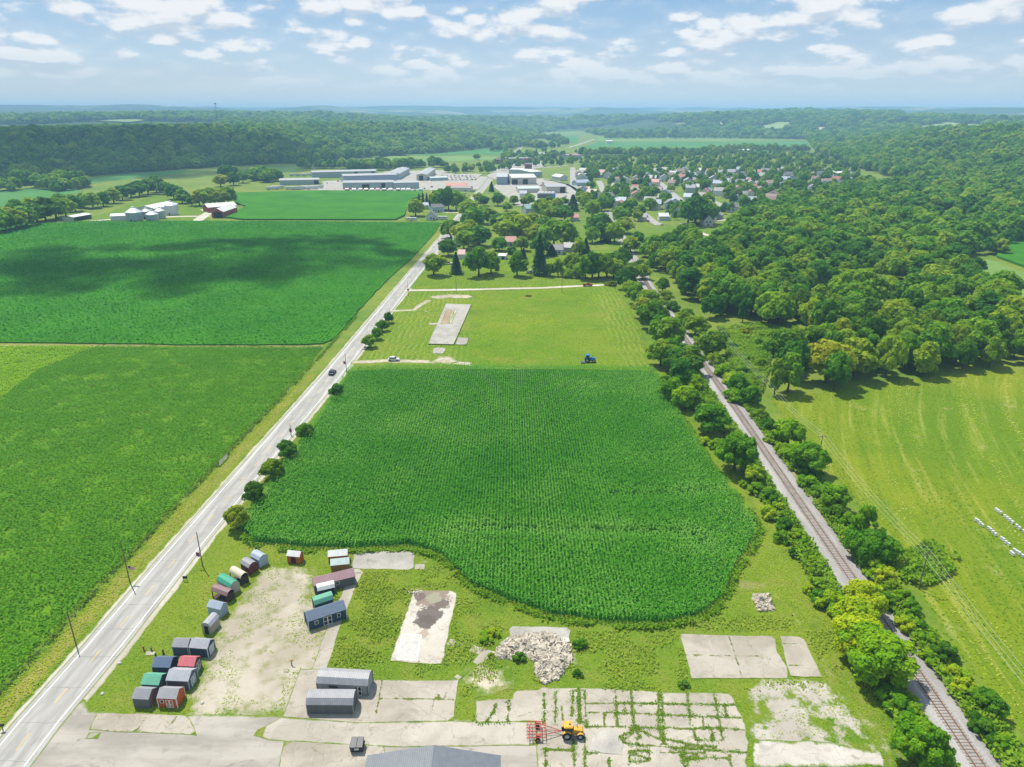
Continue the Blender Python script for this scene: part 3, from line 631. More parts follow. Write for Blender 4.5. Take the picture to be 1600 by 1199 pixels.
sheet('rubble_floor', PP([(1173, 928), (1200, 928), (1211, 955), (1184, 956)]), .06, M_CONC, .7, .3, joints=J([(1180, 930), (1208, 952)], [(1192, 928), (1198, 955)]))
for px in ([(1145, 900), (1165, 905), (1200, 910), (1195, 925), (1150, 925)],): sheet('mown_patch', PP(px), .03, surface('straw_grass', three((.2, .19, .07), (.24, .22, .09), (.15, .17, .04)), 1.5, 1.5), 1.2, .6)
for px in ([(1205, 925), (1240, 960), (1270, 1010), (1300, 1060), (1340, 1115)], [(1245, 905), (1262, 945), (1290, 1000), (1330, 1070), (1380, 1150)], [(1150, 950), (1180, 965), (1225, 975), (1235, 960)], [(770, 940), (745, 928), (715, 908), (690, 880)]):
    lane('vehicle_track', px, 1.1, surface('track_dirt', three((.30, .25, .15), (.36, .31, .2), (.15, .16, .04), .1, .5, 3, .9), .9, .7), .035, .3)
lane('dirt_strip', [(640, 880), (690, 878), (705, 893)], 1.5, M_DIRTY, .03)
sheet('worn_ground', PP([(1288, 1060), (1305, 1055), (1345, 1110), (1395, 1165), (1430, 1199), (1390, 1199), (1350, 1135), (1310, 1090)]), .034, M_DIRTY, 1.2, .6)
sheet('worn_ground', PP([(722, 1062), (745, 1030), (790, 1045), (797, 1075), (765, 1090), (742, 1090)]), .034, M_DIRTY, 1.0, .6)
sheet('worn_ground', PP([(893, 1000), (905, 1005), (905, 1035), (892, 1045)]), .034, M_DIRTY, .9, .4)
# ---- railway
RAILX = lambda y: float(np.interp(y, [30, 77.5, 95, 124, 157, 212, 342, 386, 477, 624, 800], [67.3, 68.6, 69.2, 70, 70.9, 72.4, 74.2, 75.2, 80.5, 88.6, 98]))
RAIL = [Vector((RAILX(y), y, 0)) for y in list(range(40, 400, 8))+list(range(400, 720, 16))]
def ballast_f(nt, pos):
    a, b = nt.noise(nt.scaled(pos, (1, .15, 1)), .5, 4, .6), nt.noise(pos, 3.2, 4, .75)
    k = nt.mix(nt.ss(a, .35, .65), (.27, .255, .25), (.355, .34, .335))
    return nt.mix(nt.math('MULTIPLY', nt.ss(b, .45, .7), .5), k, (.18, .16, .15)), b
M_BALLAST = surface('ballast', ballast_f, .7, .5, bs=.6)
rl = strip(RAIL, 4.1, 3.7)
def camber(x, y):
    d_ = np.abs(x-np.interp(y, [p.y for p in RAIL], [p.x for p in RAIL])); return .42*np.clip((3.4-d_)/1.4, 0, 1)
sheet('ballast_bed', rl, .03, M_BALLAST, .9, .25, zfun=camber)
sheet('ballast_shoulder', strip([p for p in RAIL if p.y < 330], 4.0, 4.6), .02, surface('brown_ballast', three((.26, .22, .19), (.34, .30, .27), (.16, .16, .06)), 1.3, .8), 2, .5)
tr = empty('railway_track', (68.6, 77.5, 0)); tag(tr, 'single railway line with rusty rails on wooden sleepers across pale ballast', 'railway track')
TI = Matrix.Translation((-68.6, -77.5, 0))
M_RAIL = paint('rusty_rail', (.20, .115, .075), .6, .4, 0); M_SLEEPER = paint('sleeper_wood', (.27, .22, .185), .9, .4)
for sx in (-.7175, .7175):
    mb = MB()
    for a, b in zip(RAIL, RAIL[1:]):
        p, q = TI @ a, TI @ b
        for (x0, x1, z0, z1) in ((-.05, .05, .53, .67),):
            vs = [(p.x+sx+x0, p.y, z0), (p.x+sx+x1, p.y, z0), (p.x+sx+x1, p.y, z1), (p.x+sx+x0, p.y, z1), (q.x+sx+x0, q.y, z0), (q.x+sx+x1, q.y, z0), (q.x+sx+x1, q.y, z1), (q.x+sx+x0, q.y, z1)]
            mb.add(vs, [(0, 1, 5, 4), (1, 2, 6, 5), (2, 3, 7, 6), (3, 0, 4, 7)])
    mb.build('rail', M_RAIL, tr)
mb = MB(); y = 45.0
while y < 420:
    x = RAILX(y); mb.box((x-68.6+R.uniform(-.06, .06), y-77.5, .475), (2.4, .21, .1), R.uniform(-.02, .02)); y += .62
so_ = mb.build('sleepers', M_SLEEPER, tr); so_['kind'] = 'stuff'

# ------------------------------------------------------------------ vegetation
def unit(v): return v/np.maximum(1e-9, np.linalg.norm(v, axis=-1, keepdims=True))
def quads(C, N, sx, sy, g, bend=.25):
    """leaf-clump quads at centres C facing N"""
    n = len(C); a = unit(np.cross(N, g.normal(size=(n, 3)))); b = np.cross(N, a)
    sx = np.broadcast_to(sx, n)[:, None]; sy = np.broadcast_to(sy, n)[:, None]
    q = np.stack([C-a*sx-b*sy, C+a*sx-b*sy*.7, C+a*sx*.8+b*sy, C-a*sx+b*sy*.9], 1)
    q += N[:, None, :]*(g.uniform(-bend, bend, (n, 4))*sx)[..., None]
    return q
def crown(kind, seed, nq, leaf):
    """crown mesh in unit space: radius 1, height 1 (z from 0 to 1)"""
    g = np.random.default_rng(seed); C, N, T = [], [], []
    def lobe(c, r, m, squash=.8):
        d = unit(g.normal(size=(m, 3))); d[:, 2] = np.where(d[:, 2] < -.45, -d[:, 2], d[:, 2])
        rr = r*g.uniform(.72, 1.06, m)[:, None]
        rr *= (1+.22*np.sin(d[:, :1]*5+seed)*np.cos(d[:, 1:2]*4+d[:, 2:]*3))
        C.append(np.array(c)+d*rr*np.array([1, 1, squash])); N.append(unit(d+g.normal(size=(m, 3))*.42+np.array([0, 0, .25])))
        T.append(np.full(m, g.uniform(0, 1))*.6+g.uniform(0, 1, m)*.4)
    if kind in ('broad', 'tall', 'bush', 'sparse'):
        nl = {'broad': 40, 'tall': 30, 'bush': 18, 'sparse': 22}[kind]
        z0, zr = {'broad': (.30, .62), 'tall': (.22, .72), 'bush': (.12, .7), 'sparse': (.3, .62)}[kind]
        L = []
        for k in range(nl):
            t = (k+.5)/nl; ph = k*2.399963+g.uniform(-.5, .5); z = z0+zr*t*(.92)
            env = math.sin(math.pi*min(1, .22+.76*t))**.75*(.74 if kind != 'tall' else .66)*g.uniform(.6, 1.2)
            if k % 4 == 3: env *= .35
            r = g.uniform(.15, .34)*(1.0 if kind != 'sparse' else .8)
            L.append(((math.cos(ph)*env, math.sin(ph)*env, z), r))
        tot = sum(r*r for _, r in L)
        for c, r in L:
            # unit space is squashed vertically by the tree's own proportions
            lobe(c, r, max(6, int(nq*r*r/tot)), .50 if kind in ('broad', 'sparse') else (.40 if kind == 'tall' else .66))
    else:                                            # conifer
        m = nq; t = g.uniform(0, 1, m)**.8; ph = g.uniform(0, 2*math.pi, m)
        tier = (np.floor(t*11)+g.uniform(0, .75, m)**1.3)/11
        rad = (1-tier)*.92*(.55+.45*((t*11) % 1))*g.uniform(.55, 1.05, m)+.03
        C.append(np.stack([np.cos(ph)*rad, np.sin(ph)*rad, .06+tier*.93-.05*rad], 1))
        N.append(unit(np.stack([np.cos(ph)*.5, np.sin(ph)*.5, np.full(m, .75)], 1)+g.normal(size=(m, 3))*.3)); T.append(g.uniform(0, 1, m))
    C, N, T = np.concatenate(C), np.concatenate(N), np.concatenate(T)
    A = {'broad': 1.75, 'tall': 2.6, 'bush': 1.35, 'sparse': 2.0, 'conifer': 2.8}[kind]; C[:, 2] *= A
    k = leaf*g.uniform(.6, 1.35, len(C)); Q = quads(C, N, k, k*g.uniform(.6, 1, len(C)), g)
    Q[..., 2] = np.clip(Q[..., 2]/A, .01, 1.06)
    return np_quads('crown', Q, M_NEEDLE if kind == 'conifer' else M_LEAF, T)
def trunk_mesh(seed, kind):
    g = random.Random(seed); mb = MB(); h = .45 if kind != 'conifer' else .9
    pts = [(0, 0, -.01), (g.uniform(-.03, .03), g.uniform(-.03, .03), h*.4), (g.uniform(-.05, .05), g.uniform(-.05, .05), h)]
    mb.tube(pts[0], pts[1], .085, .06, 8); mb.tube(pts[1], pts[2], .06, .035, 8)
    if kind != 'conifer':
        for k in range(6):
            a = k*1.05+g.uniform(-.3, .3); z = h*g.uniform(.5, .98); l = g.uniform(.3, .6)
            mb.tube((0, 0, z), (math.cos(a)*l, math.sin(a)*l, z+g.uniform(.12, .3)), .035, .012, 6)
    return mb.mesh('trunk', M_BARK)
SPEC = {'broad': 4, 'tall': 3, 'bush': 4, 'sparse': 2, 'conifer': 2}
LOD = {0: (15000, .040), 1: (5200, .068), 2: (900, .155)}
CR, TK = {}, {}
for kd, nv in SPEC.items():
    for lod, (nq, lf) in LOD.items():
        for i in range(nv):
            q = int(nq*(.55 if kd in ('bush', 'sparse') else 1)); l2 = lf*(1.25 if kd == 'bush' else (.8 if kd == 'conifer' else 1))
            CR[kd, lod, i] = crown(kd, 31*i+{'broad': 1, 'tall': 5, 'bush': 9, 'sparse': 13, 'conifer': 17}[kd]+lod*7, q, l2)
    for i in range(nv): TK[kd, i] = trunk_mesh(i+len(kd), kd)
NTREE = {}
def tree(x, y, r, h, kind='broad', label=None, group=None, tint=(1, 1, 1), name=None, z=None, cat=None):
    dist = math.hypot(x, y); lod = 0 if dist < 190 else (1 if dist < 480 else 2)
    name = name or {'bush': 'shrub', 'conifer': 'conifer_tree'}.get(kind, 'leafy_tree')
    i = R.randrange(SPEC[kind])
    t = empty(name, (x, y, (zt(x, y) if z is None and y > 1000 else (z or 0))), R.uniform(0, 6.28)); t.scale = (r*R.uniform(.86, 1.14), r*R.uniform(.86, 1.14), h*R.uniform(.94, 1.06))
    tag(t, label, cat or {'bush': 'shrub'}.get(kind, 'tree'), group)
    c = link('crown', CR[kind, lod, i], t); c.color = (*tint, 1)
    KIDS.setdefault(t.name, []).append(c)
    if dist < 1300: link('trunk', TK[kind, i], t)
    return t
def tint_of(s=.25):
    k = R.uniform(-s, s); return (1+k+R.uniform(-.08, .25), 1+k*.6+R.uniform(-.04, .06), 1+k*.5)
# -- nine small round trees along the road
ordn = ['', 'second', 'third', 'fourth', 'fifth', 'sixth']
for i, (px, py, r, h) in enumerate([(371, 826, 3.1, 5.6), (400, 786, 3.3, 5.9), (428, 750, 3.2, 5.6), (449, 717, 3.3, 5.8), (477, 687, 2.8, 5.4), (526, 620, 2.5, 4.8)]):
    p = P(px, py); lb = 'round roadside tree at the near corner of the corn, closest to the sheds' if i == 0 else ('small lone roadside tree near the dark car on the road' if i == 5 else f'round roadside tree beside the corn, {ordn[i]} from the sheds')
    tree(p.x, p.y, r, h, 'broad', lb, 'trees in a row beside the road', (1.3, 1.0, .8) if i < 3 else (.9, .95, .8))
for i, (px, py) in enumerate([(577, 543), (589, 531), (598, 518), (608, 505)]):
    p = P(px, py); tree(p.x, p.y, 3.1-.25*i, 5.2, 'broad', f"small round tree by the road west of the bare foundation, {['nearest the driveway', 'second from the driveway', 'third from the driveway', 'farthest from the driveway'][i]}", 'trees in a row beside the road', (.75, .95, .8))
# -- trees and shrubs along the railway: (pixel of the foot, radius, height, kind)
def along(rows, grp, side):
    for k, (px, py, r, kd) in enumerate(rows):
        p = P(px, py); r *= 1.2 if py < 640 else 1.06; h = r*(1.75 if kd in ('broad', 'tall') else 3.1 if kd == 'sparse' else 1.35)*R.uniform(.9, 1.1)
        yel = R.random() < .68
        tn = (1.5, 1.32, .7) if (yel and p.y < 260) else tint_of()
        lb = {'broad': f'leafy tree growing along the {side} side of the railway', 'tall': f'tall leafy tree along the {side} side of the railway', 'sparse': f'thin grey green tree along the {side} side of the railway', 'bush': f'bushy green shrub along the {side} side of the railway'}[kd]
        g_ = {'bush': 'shrubs', 'broad': 'leafy trees', 'tall': 'tall trees', 'sparse': 'thin trees'}[kd]+f' along the {side} side of the railway'
        if LAB.get((px, py)): lb, g_ = LAB[(px, py)], None
        tree(p.x, p.y, r, h, kd, lb, g_, tn)
LAB = {(1365, 1056): 'big yellow green tree beside the railway next to the pale foundation slabs', (1430, 1192): 'broad bright green tree beside the railway at the bottom edge of the picture',
       (1147, 735): 'big dark green tree between the corn and the railway, opposite a hayfield pole', (1345, 858): 'tall thin grey green tree east of the railway beside the hayfield poles', (1107, 675): 'broad dense tree at the corn edge just beyond the big dark tree'}
b, t_, u_, s_ = 'broad', 'tall', 'bush', 'sparse'
along([(1283, 940, 2.2, u_), (1297, 952, 2.8, u_), (1325, 988, 4, b), (1350, 960, 4, b), (1375, 948, 2.6, u_), (1335, 1022, 4.3, b), (1365, 1056, 5.2, b), (1392, 1068, 2, u_), (1402, 1108, 2.7, u_), (1420, 1120, 2, u_), (1430, 1192, 3.9, b), (1262, 925, 1.4, u_), (1385, 1085, 1.5, u_),
       (1050, 628, 3.6, b), (1107, 675, 5.4, b), (1147, 735, 5.8, b), (1102, 694, 1.7, u_), (1176, 752, 2.8, b), (1182, 770, 2.3, u_), (1201, 782, 2.4, u_), (1198, 808, 2.5, u_), (1217, 802, 2.1, u_), (1225, 827, 2.3, u_), (1244, 842, 2, u_), (1255, 856, 1.7, u_), (1219, 846, 2.0, u_), (1160, 760, 1.4, u_), (1268, 880, 1.3, u_), (1238, 868, 1.2, u_),
       (968, 432, 4, b), (976, 452, 5, b), (986, 442, 5, b), (1003, 437, 4, b), (995, 476, 5, b), (985, 462, 4, b), (1012, 492, 6, b), (1005, 500, 5, b), (1020, 515, 6, b), (1030, 528, 5, t_), (1042, 543, 6, b), (1032, 572, 5, b), (1048, 562, 4.5, b), (1058, 580, 4.5, b), (1077, 587, 5.5, t_), (1062, 604, 4.2, b), (1085, 610, 3.5, u_), (1090, 640, 3.4, u_), (1070, 640, 4, b), (1125, 650, 2.6, u_), (1118, 700, 2, u_), (1040, 600, 2.5, u_)],
      '', 'west')
along([(1149, 628, 3, u_), (1172, 634, 3, b), (1185, 656, 2.5, u_), (1199, 672, 2.8, u_), (1203, 692, 2.2, u_), (1230, 698, 4.6, b), (1222, 712, 2.6, u_), (1241, 722, 3.4, b), (1260, 738, 4.4, b), (1273, 747, 2.5, u_), (1263, 762, 2.5, u_), (1290, 777, 3, u_), (1301, 797, 3.8, b), (1306, 814, 2.9, u_), (1323, 822, 2.5, u_), (1345, 858, 3.4, s_), (1350, 876, 4.3, b), (1373, 874, 3.4, b), (1322, 846, 2.4, u_), (1364, 896, 3, u_),
       (1356, 884, 3.6, b), (1382, 908, 2.6, u_), (1410, 942, 2, u_), (1421, 958, 2, u_), (1411, 982, 2, u_), (1448, 1012, 2.2, u_), (1472, 1030, 2.4, u_), (1451, 1033, 1.7, u_), (1489, 1060, 2, u_), (1503, 1082, 2, u_), (1543, 1114, 2.2, b), (1534, 1147, 2.3, u_), (1563, 1170, 1.9, u_), (1517, 1092, 1.9, u_), (1436, 985, 1.5, u_), (1392, 922, 1.7, u_),
       (1035, 457, 4, b), (1040, 474, 3.5, b), (1051, 485, 3, u_), (1072, 502, 3.5, u_), (1086, 525, 4.6, b), (1112, 556, 4.8, b), (1118, 570, 3, u_), (1131, 588, 3.2, u_), (1144, 601, 3, u_), (1153, 620, 3.4, b), (1062, 512, 3, u_), (1100, 545, 3, u_),
       (1008, 402, 4, b), (1000, 424, 3.5, b), (1021, 400, 6, b), (1048, 421, 7, b), (1068, 392, 5, t_), (1082, 432, 6, b), (1060, 440, 5, b), (1090, 455, 5, b), (1018, 418, 3, u_)], '', 'east')
# -- gardens between the road and the railway
def grove(rows, lab, grp):
    for k, rw in enumerate(rows):
        (px, py, r, h, kd) = rw[:5]; p = P(px, py)
        tree(p.x, p.y, r, h, kd, rw[5] if len(rw) > 5 else lab[kd], None if len(rw) > 5 else f"{grp}, {kd} ones", rw[6] if len(rw) > 6 else tint_of())
LG = {'broad': 'broad leafy tree among the houses east of the road', 'tall': 'tall leafy tree among the houses east of the road', 'conifer': 'dark conifer among the houses east of the road', 'bush': 'garden shrub among the houses east of the road', 'sparse': 'thin tree among the houses'}
c_ = 'conifer'
grove([(678, 431, 7, 13, b, 'lone leafy tree by the road at the corner of the lawn', (1.1, 1, .8)), (713, 428, 5.5, 14, c_, 'dark conifer on the lawn between two leafy trees'), (748, 432, 10, 17, b, 'largest broad tree on the lawn beside the dark conifer', (.95, 1.0, .8)), (767, 428, 7.5, 14, b, 'leafy tree on the lawn touching the largest broad tree', (1.1, 1, .8)),
       (808, 432, 6.5, 15, t_, 'loose leafy tree alone on the lawn near the white pickup'), (843, 430, 7.5, 24, c_, 'tallest dark conifer at the end of the lawn', (.9, 1, 1)), (700, 400, 6, 12, b), (860, 432, 4, 8, b), (872, 432, 4.5, 11, t_), (885, 434, 4, 6, u_, 'bright yellow green shrub at the lawn edge', (1.7, 1.3, .6)), (893, 428, 5, 12, b), (905, 434, 5, 9, b), (915, 436, 6, 14, b), (925, 436, 7, 15, b), (935, 435, 7, 15, b), (948, 433, 7, 14, b), (958, 435, 6, 12, b), (965, 425, 6, 12, b), (972, 415, 6, 12, b),
       (705, 372, 9, 14, b), (718, 378, 8, 13, b), (735, 378, 9, 15, b), (748, 385, 9, 15, b), (725, 390, 8, 13, b), (740, 358, 10, 17, b), (733, 345, 10, 18, b), (755, 350, 9, 15, b), (768, 350, 8, 13, t_), (800, 365, 11, 18, b), (790, 375, 9, 15, b), (812, 372, 10, 17, b), (780, 360, 9, 14, b), (830, 368, 10, 17, b), (850, 372, 10, 16, b), (838, 380, 8, 14, b), (865, 385, 10, 18, b), (885, 388, 9, 20, t_), (815, 392, 6, 10, b), (780, 392, 6, 9, b), (818, 405, 3.5, 8, c_), (800, 398, 4, 6, u_), (905, 392, 5, 9, b), (845, 400, 7, 13, b), (862, 400, 5, 8, c_),
       (905, 398, 6, 10, b), (915, 398, 5, 11, c_), (895, 413, 5, 7, b), (925, 380, 7, 12, b), (938, 378, 7, 14, t_), (950, 378, 7, 14, t_), (960, 380, 7, 15, b), (928, 365, 8, 14, b), (942, 360, 8, 13, b), (968, 350, 8, 14, b), (975, 365, 8, 12, b), (985, 395, 7, 11, b), (995, 385, 6, 10, b), (882, 345, 8, 14, b), (860, 345, 8, 13, b), (845, 340, 9, 16, b), (870, 330, 8, 13, b), (895, 330, 8, 16, c_), (915, 325, 9, 15, b), (925, 340, 9, 16, b), (940, 330, 8, 13, b)], LG, 'trees among the houses east of the road')
# -- house lot west of the road
grove([(649.6, 338, 8.5, 16, b, 'big round tree beside the white camper at the corn edge'), (690, 328, 9, 20, b), (701, 329, 10, 22, b), (713, 329, 9, 20, b), (723, 329, 7, 15, b), (682, 322, 7, 16, b), (655, 318, 3, 10, c_), (661, 319, 3, 11, c_), (667, 320, 3, 12, c_), (672, 321, 3, 11, c_)], {k: v.replace('among the houses east of the road', 'behind the white house west of the road') for k, v in LG.items()}, 'trees behind the white house west of the road')
# -- town trees: drawn by hand where they read as single trees, then filled in
hand = [(768, 300), (748, 318), (756, 322), (778, 322), (792, 330), (803, 320), (820, 322), (826, 322), (858, 322), (866, 338), (880, 322), (905, 312), (925, 312), (945, 318), (960, 322), (975, 330), (988, 325), (1000, 338), (1015, 328), (1022, 312), (1040, 320), (1055, 338), (1085, 348), (1098, 345), (1110, 342), (1075, 340),
        (920, 283), (930, 275), (952, 285), (965, 292), (975, 298), (1000, 292), (1020, 285), (1030, 275), (958, 268), (945, 262), (1048, 300), (1075, 300), (1090, 295), (1105, 290), (1120, 305), (1132, 295), (1145, 285), (1160, 300), (1112, 320), (1150, 312), (825, 243), (838, 240), (850, 238), (862, 240), (900, 240), (920, 250), (935, 250), (760, 262), (748, 262), (735, 268), (775, 255), (745, 250), (790, 245), (700, 270), (712, 272)]
LT = 'leafy tree standing among the town houses'
for px, py in hand:
    p = P(px, py); k = R.uniform(.8, 1.25); kd = R.choices(['broad', 'tall', 'conifer'], [.75, .17, .08])[0]
    tree(p.x, p.y, 6.8*k*(.7 if kd != 'broad' else 1), 10.5*k, kd, LT if kd != 'conifer' else 'dark conifer standing among the town houses', 'trees of the town' if kd != 'conifer' else 'conifers of the town', tint_of(.2))
p = P(1090, 352)
grove([(1086, 352, 14, 24, b, 'very large spreading tree beside the white gabled house'), (1075, 350, 11, 20, b), (1100, 350, 11, 20, b)], {'broad': 'large tree beside the white gabled house'}, 'large trees beside the white gabled house')
# -- farm tree belt on the left
belt = [(312, 322, 11), (330, 322, 12), (345, 322, 13), (357, 320, 12), (300, 322, 9), (285, 318, 10), (272, 312, 11), (258, 304, 11), (245, 301, 12), (232, 304, 12), (218, 307, 12), (205, 309, 11), (192, 313, 12), (178, 318, 12), (162, 323, 11), (146, 326, 12), (132, 325, 10), (118, 331, 11), (103, 338, 12), (88, 343, 13), (72, 345, 13), (58, 348, 12), (42, 354, 12), (26, 358, 12), (10, 362, 12), (-8, 365, 12), (30, 345, 11), (62, 335, 11), (95, 328, 11), (15, 350, 11), (-5, 352, 12), (50, 340, 11), (80, 332, 10), (365, 290, 11), (380, 286, 11), (395, 283, 11), (408, 282, 11), (345, 292, 11), (420, 285, 10)]
for k, (px, py, r) in enumerate(belt):
    p = P(px, py); r *= R.uniform(.75, 1.0)
    tree(p.x, p.y, r, r*1.6, R.choice(['broad', 'broad', 'tall']), 'large leafy tree in the belt behind the farm buildings', 'trees of the belt behind the farm', tint_of(.22))
# -- east wood: the trees nearest the camera one by one, the rest as one wood
WOOD = PP([(1196, 616), (1240, 622), (1330, 606), (1450, 588), (1600, 575), (1800, 560), (1900, 470), (1900, 330), (1500, 296), (1340, 296), (1240, 322), (1150, 352), (1115, 385), (1085, 405), (1092, 455), (1115, 490), (1160, 512)])
HOLES = [PP(h) for h in ([(1120, 512), (1185, 505), (1262, 522), (1268, 552), (1210, 562), (1192, 622), (1150, 600)], [(1462, 404), (1556, 402), (1600, 378), (1760, 376), (1760, 560), (1640, 548), (1590, 515), (1560, 474), (1525, 436)], [(1085, 412), (1120, 412), (1120, 400), (1085, 398)], [(1335, 486), (1400, 486), (1405, 510), (1330, 512)])]
g = np.random.default_rng(5)
X, Y = scatter(WOOD, 9.2, .48, g); o_ = np.argsort(np.hypot(X, Y)); X, Y = X[o_], Y[o_]
keep = np.ones(len(X), bool)
for h in HOLES: keep &= ~inside(h, X, Y)
X, Y = X[keep], Y[keep]
vis = (np.abs(X/(Y*CP+(H-8)*SP)) < .75)
NEAR = 88; cnt = 0; rest = []
for x, y, v in zip(X, Y, vis):
    if v and cnt < NEAR:
        cnt += 1; edge = float(segdist([WOOD[:6]], np.array([x]), np.array([y]))[0]) < 9
        kd = R.choices(['broad', 'tall', 'sparse'], [.72, .2, .08])[0]; r = R.choice([4.5, 5.5, 6.5, 7.5, 8.2])*R.uniform(.9, 1.1)*(1 if kd == 'broad' else .72)
        tree(x, y, r, R.uniform(9.5, 12)+r*.7*(.85 if edge else 1), kd, f"{'leafy' if kd != 'sparse' else 'thin greyish'} tree {'at the edge of the wood facing the hayfield' if edge else 'standing inside the wood behind the hayfield'}", ('edge' if edge else 'inner')+f" trees of the wood by the hayfield, {'thin' if kd == 'sparse' else 'leafy'}", tint_of(.35))
    elif float(fbm(np.array([x*.02]), np.array([y*.02]), 77, 3)[0]) > .26: rest.append((x, y, 1.0))
# understorey along the wood's edge
def gn_trees(name, pts, label, meshes, base_r, base_h):
    """one mass of trees nobody could count: points carrying size, turned into trees by geometry nodes"""
    pts = np.array(pts); z = terrain(pts[:, 0], pts[:, 1])[0]
    me = bpy.data.meshes.new(name); n = len(pts); me.vertices.add(n)
    me.vertices.foreach_set('co', np.column_stack([pts[:, 0], pts[:, 1], z]).astype(np.float32).ravel())
    gg = np.random.default_rng(n)
    big = gg.uniform(0, 1, n)**1.6; sc = np.column_stack([base_r*pts[:, 2]*(.62+.95*big)]*2+[base_h*pts[:, 2]**.6*(.68+.62*big)*gg.uniform(.9, 1.12, n)])
    a = me.attributes.new('size', 'FLOAT_VECTOR', 'POINT'); a.data.foreach_set('vector', sc.astype(np.float32).ravel())
    a = me.attributes.new('turn', 'FLOAT_VECTOR', 'POINT'); a.data.foreach_set('vector', np.column_stack([np.zeros(n), np.zeros(n), gg.uniform(0, 6.28, n)]).astype(np.float32).ravel())
    a = me.attributes.new('pick', 'INT', 'POINT'); a.data.foreach_set('value', gg.integers(0, len(meshes), n).astype(np.int32))
    o = link(name, me); tag(o, label, None, None, 'stuff')
    ng = bpy.data.node_groups.new(name, 'GeometryNodeTree')
    ng.interface.new_socket('Geometry', in_out='INPUT', socket_type='NodeSocketGeometry'); ng.interface.new_socket('Geometry', in_out='OUTPUT', socket_type='NodeSocketGeometry')
    N = ng.nodes; L = ng.links; gi = N.new('NodeGroupInput'); go = N.new('NodeGroupOutput')
    jn = N.new('GeometryNodeJoinGeometry')
    src = []
    for k, m in enumerate(meshes):
        ob = bpy.data.objects.new('source_tree', m); ob.location = (0, 0, 0)
        oi = N.new('GeometryNodeObjectInfo'); oi.inputs['Object'].default_value = ob; oi.inputs['As Instance'].default_value = True; src.append(oi)
    for oi in reversed(src): L.new(oi.outputs['Geometry'], jn.inputs[0])
    ip = N.new('GeometryNodeInstanceOnPoints'); ip.inputs['Pick Instance'].default_value = True
    def na(nm, t):
        q = N.new('GeometryNodeInputNamedAttribute'); q.data_type = t; q.inputs['Name'].default_value = nm; return q.outputs[0]
    L.new(gi.outputs[0], ip.inputs['Points']); L.new(jn.outputs[0], ip.inputs['Instance'])
    L.new(na('pick', 'INT'), ip.inputs['Instance Index']); L.new(na('turn', 'FLOAT_VECTOR'), ip.inputs['Rotation']); L.new(na('size', 'FLOAT_VECTOR'), ip.inputs['Scale'])
    L.new(ip.outputs[0], go.inputs[0])
    md = o.modifiers.new('trees', 'NODES'); md.node_group = ng
    return o
lod1 = [CR['broad', 1, i] for i in range(4)]+[CR['tall', 1, i] for i in range(3)]+[CR['sparse', 1, 0]]
lod2 = [CR['broad', 2, i] for i in range(4)]+[CR['tall', 2, i] for i in range(3)]
dd = np.array([math.hypot(a, c) for a, c, _ in rest])
g = np.random.default_rng(15); X, Y = scatter(PP([(1022, 425), (1008, 392), (1040, 385), (1080, 385), (1112, 400), (1112, 470), (1150, 506), (1112, 508), (1085, 480), (1060, 450)]), 8.5, .45, g); extra = [(a, c, .85) for a, c in zip(X, Y)]
near_pts = extra+[p for p, q in zip(rest, dd) if q < 520]; far_pts = [p for p, q in zip(rest, dd) if q >= 520]
if near_pts: gn_trees('woodland', near_pts, 'dense green wood stretching back behind the hayfield', lod1, 6.4, 14.5)
# hills: trees over everything that rises beyond the valley, coarser with distance
g = np.random.default_rng(9)
fp = [(a, c, s) for a, c, s in far_pts]
gaps = [PP(q) for q in ([(112, 286), (150, 277), (230, 269), (300, 265.5), (285, 272), (180, 283), (120, 291)],)]
for r0, r1, step in ((700, 1500, 10), (1500, 2600, 12.5), (2600, 4600, 19)):
    n = int((r1*r1-r0*r0)*math.radians(39)/step**2)
    rr = np.sqrt(g.uniform(r0*r0, r1*r1, n)); aa = np.radians(g.uniform(-39, 39, n)); X, Y = rr*np.sin(aa), rr*np.cos(aa)
    m = ~inside(valley, X, Y)
    for q in gaps: m &= ~inside(q, X, Y)
    for q in CLEAR: m &= ~inside(q, X, Y)
    if r0 >= 2600: m &= fbm(X*.0011*1.6+3, Y*.0011*1.6, 21, 3) < .62
    X, Y = X[m], Y[m]; fp += [(a, c, step/9.5) for a, c in zip(X, Y)]
# tree lines on the valley floor
for ln, wd, st in (([(0, 300), (60, 292), (110, 300), (130, 293), (85, 285), (0, 292)], 26, 9), ([(430, 285), (400, 278), (350, 280)], 30, 9), ([(420, 255), (480, 253), (540, 246), (600, 241)], 25, 9), ([(470, 263), (560, 264), (640, 262), (700, 262)], 22, 9), ([(545, 268), (600, 266), (660, 262)], 18, 9),
                   ([(860, 222), (875, 221), (880, 226)], 30, 10), ([(905, 244), (960, 243), (1090, 242), (1180, 236), (1262, 238)], 40, 10), ([(945, 217), (1100, 216.5), (1230, 218)], 40, 14), ([(830, 228), (850, 232), (870, 231)], 40, 10), ([(765, 238), (805, 232), (830, 229)], 14, 14), ([(820, 219), (870, 216)], 30, 12)):
    l = PP(ln); X, Y = scatter(strip(l, wd/2), st, .45, g); fp += [(a, c, 1.05) for a, c in zip(X, Y)]
TOWN = PP([(905, 250), (1000, 245), (1180, 240), (1275, 244), (1345, 268), (1335, 292), (1240, 318), (1150, 348), (1100, 350), (1040, 352), (960, 345), (900, 330), (905, 310), (920, 300)])
TOWN2 = PP([(700, 268), (770, 258), (790, 240), (900, 244), (905, 262), (820, 262), (770, 272), (735, 272)])
